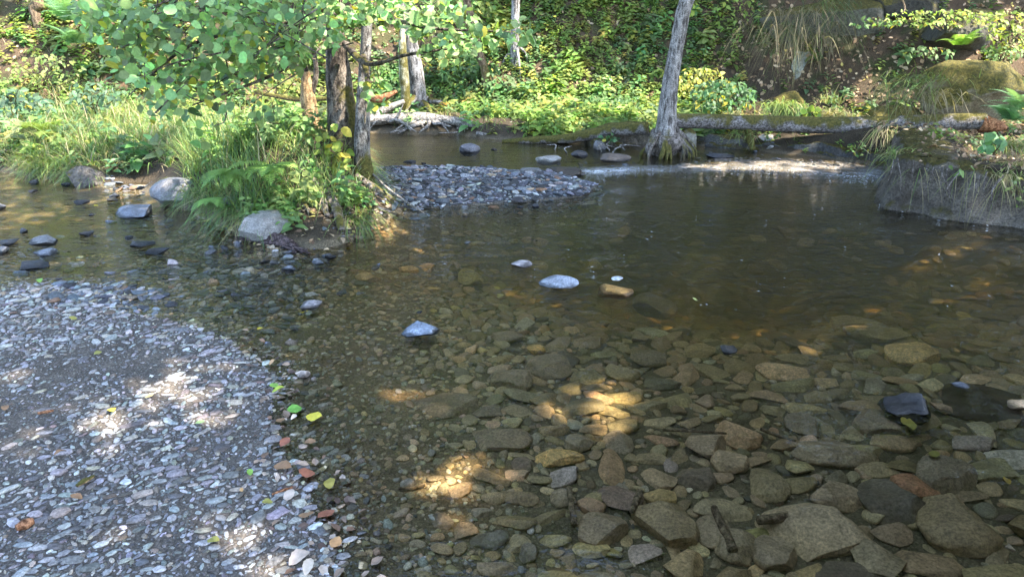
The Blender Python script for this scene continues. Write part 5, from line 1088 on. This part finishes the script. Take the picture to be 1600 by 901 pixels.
for k, (lab, x, y, Y, n, h_, p_) in enumerate([('green tuft growing on the upstream corner of the dark stone bank', 1408, 240, 6.35, 150, .26, YEL), ('pale bleached tuft on the edge of the dark stone bank, left of centre', 1470, 262, 6.1, 130, .22, DRY), ('big pale dry tuft hanging down the face of the dark stone bank', 1535, 262, 6.0, 330, .30, [.12, .15, 0, .3, .43]),
    ('dry tuft on the stone bank at the right edge', 1592, 262, 5.8, 300, .34, [.15, .15, 0, .3, .4]), ('sparse green blades on the stone bank below the log', 1500, 232, 6.9, 120, .2, GRN), ('mixed tuft behind the dark stone bank near the broken log end', 1575, 225, 7.0, 220, .34, MIX), ('yellowing tuft under the middle of the mossy log', 1425, 222, 7.5, 150, .22, MIX),
    ('rusty dry tuft behind the left part of the mossy log', 1150, 180, 9.3, 160, .25, DRY), ('green grass clump at the foot of the thick grey tree', 672, 182, 10.4, 240, .28, GRN), ('dry blond grass beside the foot of the thick grey tree', 690, 178, 10.5, 160, .25, DRY), ('grass clump left of the foot of the thick grey tree', 640, 188, 10.2, 160, .22, GRN),
    ('dry fringe of grass at the top of the bare root', 480, 322, 5.85, 120, .22, MIX), ('dry rootlet tuft on the mottled alder stem foot', 585, 300, 6.1, 70, .16, DRY), ('hanging yellow-green tuft under the log near its left end', 1160, 206, 8.7, 130, .2, MIX)]):
    tuft_at(lab, at(x, y, Y), n, h_, p_, (.2, 1.2), (.5, 1.4), .09, -1.6, 1.3)
_t = bpy.data.objects.get('fallen_log')
FR = []
for k in range(6): FR.append(frond(1.0, k))
def fern(label, P, n, L_, tint, azr=(0, 6.28), up=.35, seed=0):
    root = empty('fern', P, label, 'fern'); r = np.random.default_rng(seed)
    for k in range(n):
        V, F = FR[r.integers(0, 6)]; s = L_ * r.uniform(.7, 1.1); a = azr[0] + (azr[1] - azr[0]) * (k + r.uniform(0, .8)) / n - math.pi / 2; e = r.uniform(up - .25, up + .25)
        Rx = np.array([[1, 0, 0], [0, math.cos(e), -math.sin(e)], [0, math.sin(e), math.cos(e)]]); Rz = np.array([[math.cos(a), -math.sin(a), 0], [math.sin(a), math.cos(a), 0], [0, 0, 1]])
        obj('frond', (V * s) @ Rx.T @ Rz.T + P, F, M_LEAF, root, np.tile(jit(tint, 1, .15, .05), (len(V), 1)), False)
FG_ = (.22, .36, .09); FB = (.13, .25, .13)
for k, (lab, x, y, Y, n, L_, c, azr) in enumerate([('bright fern drooping over the water from the left face of the mound', 362, 268, 5.45, 7, .36, FG_, (3.9, 5.6)), ('second fern on the mound face, right of the drooping one', 430, 262, 5.5, 7, .40, FG_, (3.9, 5.6)), ('small fern at the foot of the mound grass above the grey stone', 335, 310, 5.45, 6, .26, FG_, (3.6, 5.6)),
    ('yellow-green fern in the grass of the left bank', 72, 215, 7.9, 8, .45, (.17, .24, .06), (3, 6.3)), ('small pale fern at the waterline of the left bank', 60, 248, 7.8, 7, .34, FG_, (3, 6.2)), ('blue-green fern at the right edge above the broken log end', 1582, 190, 7.6, 10, .42, FB, (1.5, 5.2)), ('second blue-green fern at the right edge behind the first', 1600, 172, 8.0, 9, .42, FB, (2, 5.4)),
    ('dark feathery fern on the terrace left of the slim grey trunk', 870, 128, 11.6, 10, .55, FB, (0, 6.2)), ('feathery fern on the slope above the far terrace', 890, 108, 12.2, 9, .5, FG_, (0, 6.2)), ('dark fern on the left slope beside the leaning brown trunk', 110, 35, 10.6, 9, .6, FB, (2, 6)), ('dark fern in the left undergrowth behind the alder leaves', 120, 70, 10.3, 9, .55, FB, (2, 6)), ('fern hanging under the crag at the top right', 1500, 72, 9.6, 7, .4, FG_, (3, 6)), ('fern on the far bank by the driftwood tip', 830, 190, 9.9, 8, .35, FG_, (0, 6.2))]):
    fern(lab, at(x, y, Y), n, L_, c, azr, -.15 if k < 3 else .4, k)
def shrub(name, label, cat, cx, cy_, rx, ry, Y, n, sz, tint, temps=OVATE, dY=.2, old=.03, nst=6):
    n = int(n * 1.6); sz = sz * .78
    c = at(cx, cy_ + ry, Y); root = empty(name, c, label, cat); a = R.uniform(0, 6.28, n); q = np.sqrt(R.uniform(0, 1, n))
    Pc = np.array([at(cx + rx * q[k] * np.cos(a[k]), cy_ + ry * q[k] * np.sin(a[k]), Y + R.normal(0, dY)) for k in range(n)]); nr = unit(np.stack([R.normal(.1, .5, n), R.normal(-.5, .45, n), np.abs(R.normal(.8, .35, n))], 1)); s = sz * R.uniform(.65, 1.25, n)
    T_ = jit(tint, n, .22, .07); o_ = R.uniform(0, 1, n) < old; T_[o_] = jit((.38, .34, .06), o_.sum(), .2)
    A_ = scatter(temps, Pc, basis(nr, R.normal(math.pi, 1.1, n)), np.stack([s, s, s], 1), T_); obj('foliage', np.concatenate(A_.V), np.concatenate(A_.F), M_LEAF, root, np.concatenate(A_.T))
    for k in range(nst):
        e = Pc[R.integers(0, n)]; V, F = tube([c + R.normal(0, .03, 3), (c + e) / 2 + R.normal(0, .03, 3) + [0, 0, .03], e], [.007, .006, .003], 5, 8, 0, 1, k); obj('stem', V, F, M_BARK_BROWN, root)
BR = (.10, .17, .05); BB = (.085, .15, .085); YG = (.22, .27, .06)
for a_ in [('bramble', 'blue-green bramble at the left edge of the grass bank', 'shrub', 25, 165, 55, 26, 8.9, 150, .10, BB), ('bramble', 'dark broad-leaved bramble on the left bank under the alder leaves', 'shrub', 150, 150, 45, 22, 9.0, 90, .10, BB), ('bramble', 'yellowish bramble on the left slope below the leaning brown trunk', 'shrub', 70, 110, 60, 26, 9.8, 110, .08, (.17, .22, .07)), ('bramble', 'low bramble at the shaded foot of the left bank', 'shrub', 20, 235, 30, 18, 8.0, 80, .08, BR),
    ('leafy_shrub', 'dark maple-leaved shrub right of the leaning tree on the terrace', 'shrub', 1130, 150, 52, 26, 9.7, 240, .10, (.075, .15, .06)), ('leafy_shrub', 'yellowing shrub right behind the leaning tree', 'shrub', 1095, 128, 42, 24, 10.2, 170, .08, (.24, .26, .06), OVATE, .2, .2), ('leafy_shrub', 'pale green shrub at the top of the slope right of the leaning tree', 'shrub', 1155, 25, 45, 30, 11.8, 150, .10, (.20, .27, .06)),
    ('leafy_shrub', 'green shrub on the slope between slim trunk and leaning tree', 'shrub', 1000, 70, 60, 40, 12.2, 260, .09, BR), ('leafy_shrub', 'bushy green shrub above the slim grey trunk', 'shrub', 880, 50, 70, 40, 12.6, 300, .09, (.12, .19, .05)), ('leafy_shrub', 'round-leaved green shrub right of the thick grey tree', 'shrub', 735, 130, 55, 45, 11.3, 260, .09, (.10, .18, .06)), ('leafy_shrub', 'light green leafy shrub at the top between thick and slim trunks', 'shrub', 720, 20, 60, 28, 11.9, 200, .10, (.13, .20, .06)), ('leafy_shrub', 'tall fresh green plant at the foot of the slim grey trunk', 'shrub', 760, 175, 35, 20, 10.6, 140, .08, (.14, .23, .05)),
    ('leafy_shrub', 'fresh green plants along the water left of the curled grey log', 'shrub', 870, 200, 60, 14, 9.6, 190, .075, (.14, .23, .055)), ('leafy_shrub', 'green nettles on the terrace below the far slope', 'shrub', 950, 165, 60, 20, 10.3, 220, .085, (.10, .18, .06)), ('leafy_shrub', 'shrub behind the broken stump with yellow sunlit leaves', 'shrub', 430, 135, 45, 35, 8.6, 150, .07, (.30, .33, .10), OVATE, .2, .1), ('leafy_shrub', 'green shrub behind the driftwood left of the thick grey tree', 'shrub', 600, 125, 35, 30, 11.5, 130, .09, BR),
    ('bramble_spray', 'yellow-green spray hanging across the crag at the top right', 'branch', 1470, 28, 90, 14, 9.6, 170, .075, (.20, .27, .06), OVATE, .15, .12), ('bramble_spray', 'short leafy spray hanging over brown litter above the mossy boulder', 'branch', 1450, 82, 42, 9, 9.3, 40, .075, (.12, .20, .07)), ('bramble_spray', 'leafy spray at the right edge near the top', 'branch', 1575, 45, 38, 30, 9.2, 110, .085, (.20, .25, .06), OVATE, .15, .1), ('bramble_spray', 'drooping strap leaves at the right edge above the mossy boulder', 'branch', 1565, 82, 35, 14, 9.2, 50, .09, BR), ('bramble_spray', 'green spray at the left tip of the hanging yellow-green one', 'branch', 1370, 36, 38, 7, 9.6, 50, .075, (.13, .22, .07)),
    ('leafy_plant', 'big yellow-green leafed sapling in front of the alder foot', 'plant', 520, 235, 24, 42, 6.0, 34, .10, (.27, .34, .06), ROUND, .1, .1, 5), ('leafy_plant', 'low broad leaves over the bare root on the mound front', 'plant', 500, 318, 32, 18, 5.6, 42, .075, (.13, .22, .07), ROUND), ('leafy_plant', 'small herb tangle between flat rock and bare root', 'plant', 462, 345, 26, 18, 5.4, 60, .05, (.12, .2, .06)), ('leafy_plant', 'pale maple seedling on top of the dark stone bank', 'plant', 1552, 222, 20, 16, 6.4, 16, .10, (.12, .24, .09), ROUND), ('leafy_plant', 'green fern-leaved plant on the edge of the stone bank', 'plant', 1495, 265, 24, 12, 5.95, 34, .07, (.14, .24, .06)),
    ('leafy_plant', 'trailing green creeper down the ledge beside the stone bank', 'plant', 1340, 232, 18, 12, 8.0, 60, .05, (.08, .15, .05)), ('leafy_plant', 'ragged creeper at the right edge of the stone bank', 'plant', 1590, 300, 14, 24, 5.6, 60, .045, (.16, .2, .07)), ('leafy_plant', 'yellow-green rosette beside the straw-coloured tuft', 'plant', 1270, 176, 12, 10, 9.0, 14, .11, (.26, .33, .06), ROUND), ('leafy_plant', 'small green plant in front of the curved log', 'plant', 950, 216, 14, 6, 8.9, 22, .06, (.09, .19, .08), ROUND), ('leafy_plant', 'dark green plant at the inlet under the log', 'plant', 1210, 212, 22, 9, 8.9, 44, .06, (.08, .16, .05))]:
    shrub(*a_)

# ------------------------------------------------------------------ fallen leaves, sticks, foam
YL, GL, OL, BL, PL_, RL = (.62, .50, .06), (.24, .40, .08), (.30, .27, .07), (.30, .17, .09), (.55, .42, .33), (.32, .12, .07)
for k, (x, y, sz, c, lab, uw) in enumerate([(474, 487, .07, YL, 'yellow leaf floating below the pale brown flake', 0), (407, 512, .06, YL, 'yellow leaf at the edge of the far gravel shallows', 0), (491, 650, .085, YL, 'large yellow leaf in the shallows right of the bar', 0), (776, 457, .07, (.5, .40, .08), 'yellow leaf under water left of the pale blue midstream stone', 1), (783, 470, .07, (.42, .36, .12), 'pale ochre leaf under water just below a yellow one', 1),
    (434, 608, .07, (.40, .46, .06), 'yellow-green leaf on the waterline of the bar', 0), (428, 600, .05, GL, 'small green leaf touching the yellow-green one', 0), (460, 637, .09, (.18, .38, .07), 'fresh green leaf curled on the wet edge of the bar', 0), (391, 740, .05, GL, 'small green leaf on the grey grit in the middle of the bar', 0), (313, 667, .055, (.38, .46, .18), 'pale green leaf on the upper middle of the bar', 0), (418, 787, .045, OL, 'olive leaf on the grit near the bottom', 0), (515, 752, .075, (.34, .27, .06), 'olive-yellow leaf standing in the wet gravel', 0),
    (452, 774, .07, PL_, 'pale dry leaf on the wet edge near the bottom', 0), (510, 800, .075, RL, 'rust-red leaf lying on the waterline near the bottom', 0), (479, 803, .07, BL, 'brown leaf on the grit left of the rust-red one', 0), (524, 845, .06, (.50, .27, .12), 'orange-tan leaf on the waterline at the bottom', 0), (468, 872, .09, PL_, 'large pale crumpled leaf at the bottom of the bar', 0), (482, 888, .07, (.5, .42, .34), 'smaller pale leaf below the crumpled one', 0), (441, 728, .085, BL, 'long brown leaf at the wet edge of the bar', 0), (480, 738, .08, RL, 'reddish crumpled leaf at the wet edge of the bar', 0),
    (438, 655, .06, BL, 'brown leaf below the green curled one', 0), (445, 690, .06, RL, 'red-brown leaf on the wet dark gravel', 0), (484, 688, .06, BL, 'brown leaf awash in the fine gravel', 0), (378, 769, .03, (.55, .30, .12), 'tiny orange leaf on the grit', 0), (334, 850, .05, OL, 'dull green leaf on the near grit', 0), (178, 655, .06, YL, 'tan-yellow leaf in the sun patch of the bar', 0), (236, 628, .05, (.6, .45, .2), 'buff leaf in the bright sun patch', 0), (155, 560, .06, OL, 'olive leaf on the far part of the bar', 0), (125, 795, .05, BL, 'brown leaf scrap right of the bark piece', 0), (100, 727, .06, BL, 'brown leaf on the left middle of the bar', 0),
    (62, 437, .07, GL, 'green leaf floating at the left near the forked twig', 0), (115, 500, .06, OL, 'olive leaf by the pale twigs', 0), (1086, 466, .05, (.42, .44, .14), 'pale green leaf floating left of the deep pool', 0), (1417, 673, .10, (.36, .32, .08), 'ragged yellow leaf under water below the black rock', 1), (1457, 720, .07, (.34, .30, .08), 'yellow leaf under water right of the red-brown stone', 1), (1570, 762, .05, (.5, .33, .06), 'yellow scrap of leaf at the lower right', 1), (15, 660, .05, BL, 'brown leaf at the left edge of the bar', 0), (425, 565, .05, (.5, .3, .15), 'orange leaf in the wet gravel above the pinkish stone', 0),
    (150, 320, .05, YL, 'yellow leaf on the shallows by the squarish boulder', 0), (1545, 283, .06, (.55, .30, .06), 'orange maple leaf on the face of the stone bank', 2), (1430, 275, .07, (.5, .3, .18), 'tan leaf hanging on the face of the stone bank', 2)]):
    p = gp(x, y, .02 if uw < 1 else -.05); p = at(x, y, 6.0) if uw == 2 else p; zz = tz(p[0], p[1])[0]; zz = p[2] if uw == 2 else (max(zz, 0) + .012 if uw == 0 else -.02)
    V, F = ROUND[k % 4]; V = V.copy(); V[:, 0] *= R.uniform(.6, .95); V[:, 2] = V[:, 2] * .5 + .5 * V[:, 0] ** 2 * R.uniform(-1, 1.6) + .04 * np.sin(V[:, 1] * 7 + k); V = V * sz * .78; n_ = unit(np.array([[R.normal(0, .13), R.normal(-.05, .13), 1.0]])) if uw < 2 else unit(np.array([[-.2, -1, .5]]))
    V = V @ basis(n_, R.uniform(0, 6.28, 1))[0].T; V = V - V.mean(0); V[:, 2] -= V[:, 2].min() if uw < 2 else 0
    tag(obj('fallen_leaf', V + [p[0], p[1], zz], F, M_DRYLEAF, None, np.tile(np.array([c]), (len(V), 1))), lab, 'leaf')
def stick(label, q, rad, m_, seed, zf=None):
    P = []
    for x, y in q:
        p = gp(x, y, -.03 if zf is None else .12); z0 = tz(p[0], p[1])[0]; P.append((p[0], p[1], (max(min(z0 + .05, -.012), -.10)) if zf is None else z0 + zf))
    V, F = tube(P, rad, 8, 20, .2, 16, seed); tag(obj('stick', V, F, m_), label, 'stick')
for k, (lab, q, rad) in enumerate([('upright brown stick under water between reddish and grey stones', [(889, 768), (893, 795), (897, 826)], [.011, .012, .012]), ('curved grey stick under water at the bottom middle', [(1116, 788), (1128, 815), (1140, 840), (1146, 854)], [.012, .015, .017, .016]), ('thick dark stick under water behind the largest pale slab', [(1185, 806), (1215, 803), (1252, 794)], [.016, .018, .012]), ('long thin stick under water above the brown oval stone', [(1036, 664), (1080, 665), (1136, 668)], [.006, .007, .005]), ('thin stick under water left of the long tapering slab', [(1190, 658), (1215, 668), (1245, 678)], [.007, .008, .006]), ('dark stick scrap under water left of the yellow-crested stone', [(1000, 768), (993, 785), (986, 802)], [.014, .014, .008]), ('bent dark stick under water near the two flat slabs', [(1335, 520), (1332, 533), (1342, 546)], [.012, .012, .008]), ('dark stick on the fine gravel bed near the sunny patch', [(622, 768), (645, 769), (665, 764)], [.004, .006, .004])]):
    stick(lab, q, rad, M_SUNK, 130 + k)
for k, (lab, q, rad, m_) in enumerate([('curled pale rootlet on the gravel bar', [(130, 778), (137, 788), (135, 798), (126, 806), (131, 818)], [.004, .005, .005, .004, .002], M_DRIFT), ('thin pale rootlet lying across the gravel by the curled one', [(84, 813), (105, 811), (116, 812), (113, 822)], [.002, .003, .003, .002], M_DRIFT), ('rotten bark piece at the lower left of the gravel bar', [(20, 806), (34, 799), (46, 793)], [.010, .016, .010], M_BREAK), ('buff bark strip in the middle left of the gravel bar', [(114, 737), (126, 730), (142, 722)], [.006, .010, .005], M_STUMP), ('thin straw on the near sunlit grit', [(362, 897), (395, 881), (428, 866)], [.002, .003, .002], M_DRIFT), ('small brown bark strip at the left of the bar', [(55, 632), (68, 629), (80, 626)], [.005, .007, .004], M_BREAK), ('long brown leaf stalk on the wet edge', [(420, 735), (436, 728), (452, 722)], [.003, .005, .003], M_BREAK)]):
    stick(lab, q, rad, m_, 150 + k, .014)
n = 2600; X = R.uniform(-2.2, .2, n); Y = R.uniform(1.45, 4.0, n); Z, a_, *_ = terrain(X, Y); qx, qy = proj(np.stack([X, Y, Z], 1)); k6 = (np.abs(a_) < .13) & (qx > 380) & (R.uniform(0, 1, n) < .55); m = k6.sum(); s6 = R.uniform(.015, .05, m)
cc = np.array([(.20, .12, .08), (.30, .21, .15), (.10, .065, .05), (.38, .30, .24)])[R.integers(0, 4, m)]
tag(scatter(OVATE, np.stack([X, Y, np.maximum(Z, 0) + .008], 1)[k6], basis(unit(R.normal(0, .25, (m, 3)) + [0, 0, 1]), R.uniform(0, 6.28, m)), np.stack([s6] * 3, 1), cc * np.exp(R.normal(0, .25, (m, 1)))).build('waterline_litter', M_DRYLEAF, None, False), 'wet brown leaf scraps washed along the waterline of the gravel bar', 'leaf litter', kind='stuff')
fo = []
for cx, cy_, rx, ry, m, s0 in ((932, 268, 20, 3, 60, .010), (985, 266, 50, 4, 50, .007), (1200, 262, 120, 8, 60, .006), (1350, 276, 40, 4, 40, .007)):
    for _ in range(m): p = gp(cx + rx * R.normal(0, .5), cy_ + ry * R.normal(0, .5)); fo.append((p[0], p[1], .002, s0 * R.uniform(.4, 1.3)))
FX, FY = np.meshgrid(np.linspace(890, 1400, 200), np.linspace(243, 292, 40)); Pf = np.array([gp(x, y, .004) for x, y in zip(FX.ravel(), FY.ravel())]); fx, fy_ = FX.ravel(), FY.ravel()
lo_ = np.interp(fx, [890, 920, 1050, 1200, 1300, 1400], [267, 268, 264, 262, 268, 277]); mk = np.exp(-((fy_ - lo_) / np.interp(fx, [890, 950, 1100, 1250, 1400], [3.5, 5, 6, 10, 9])) ** 2) * np.interp(fx, [890, 915, 940, 1040, 1200, 1300, 1385, 1400], [0, .5, .7, .22, .16, .34, .5, 0]); mk *= sstep(243, 248, fy_) * sstep(292, 287, fy_)
Pf[:, 2] += .012 * mk * fbm(Pf * 9, 3, 3) + .014 * mk * (fx < 1040)
ii = np.arange(39 * 199); r2, c2 = ii // 199, ii % 199; qd = np.stack([r2 * 200 + c2, r2 * 200 + c2 + 1, (r2 + 1) * 200 + c2 + 1, (r2 + 1) * 200 + c2], 1); qd = qd[mk[qd].max(1) > .05]
tag(obj('foam_film', Pf, tris(qd), M_FILM, None, np.stack([mk] * 3, 1)), 'soft white foam streaks on the riffle below the log', 'foam', kind='stuff')
for t in np.linspace(0, 1, 8):
    x = np.interp(t, [0, .15, .5, .8, 1], [1372, 1390, 1450, 1520, 1600]); y = np.interp(x, [1372, 1390, 1450, 1520, 1600], [318, 326, 339, 349, 359]); p = gp(x + R.normal(0, 2), y + abs(R.normal(0, 1.4))); fo.append((p[0], p[1], .001, R.uniform(.003, .008)))
for _ in range(45): p = gp(R.uniform(600, 1600), R.uniform(265, 480)); fo.append((p[0], p[1], .001, R.uniform(.003, .006)))
F_ = stuff_rocks([f for f in fo if tz(f[0], f[1])[0] < .01], 'f', None, [(.8, .8, .8)], [1], SLABS, (.08, .25), .03, (1.5, 6), .05)
tag(F_.build('foam', M_FOAM), 'white foam and specks riding on the current', 'foam', kind='stuff')
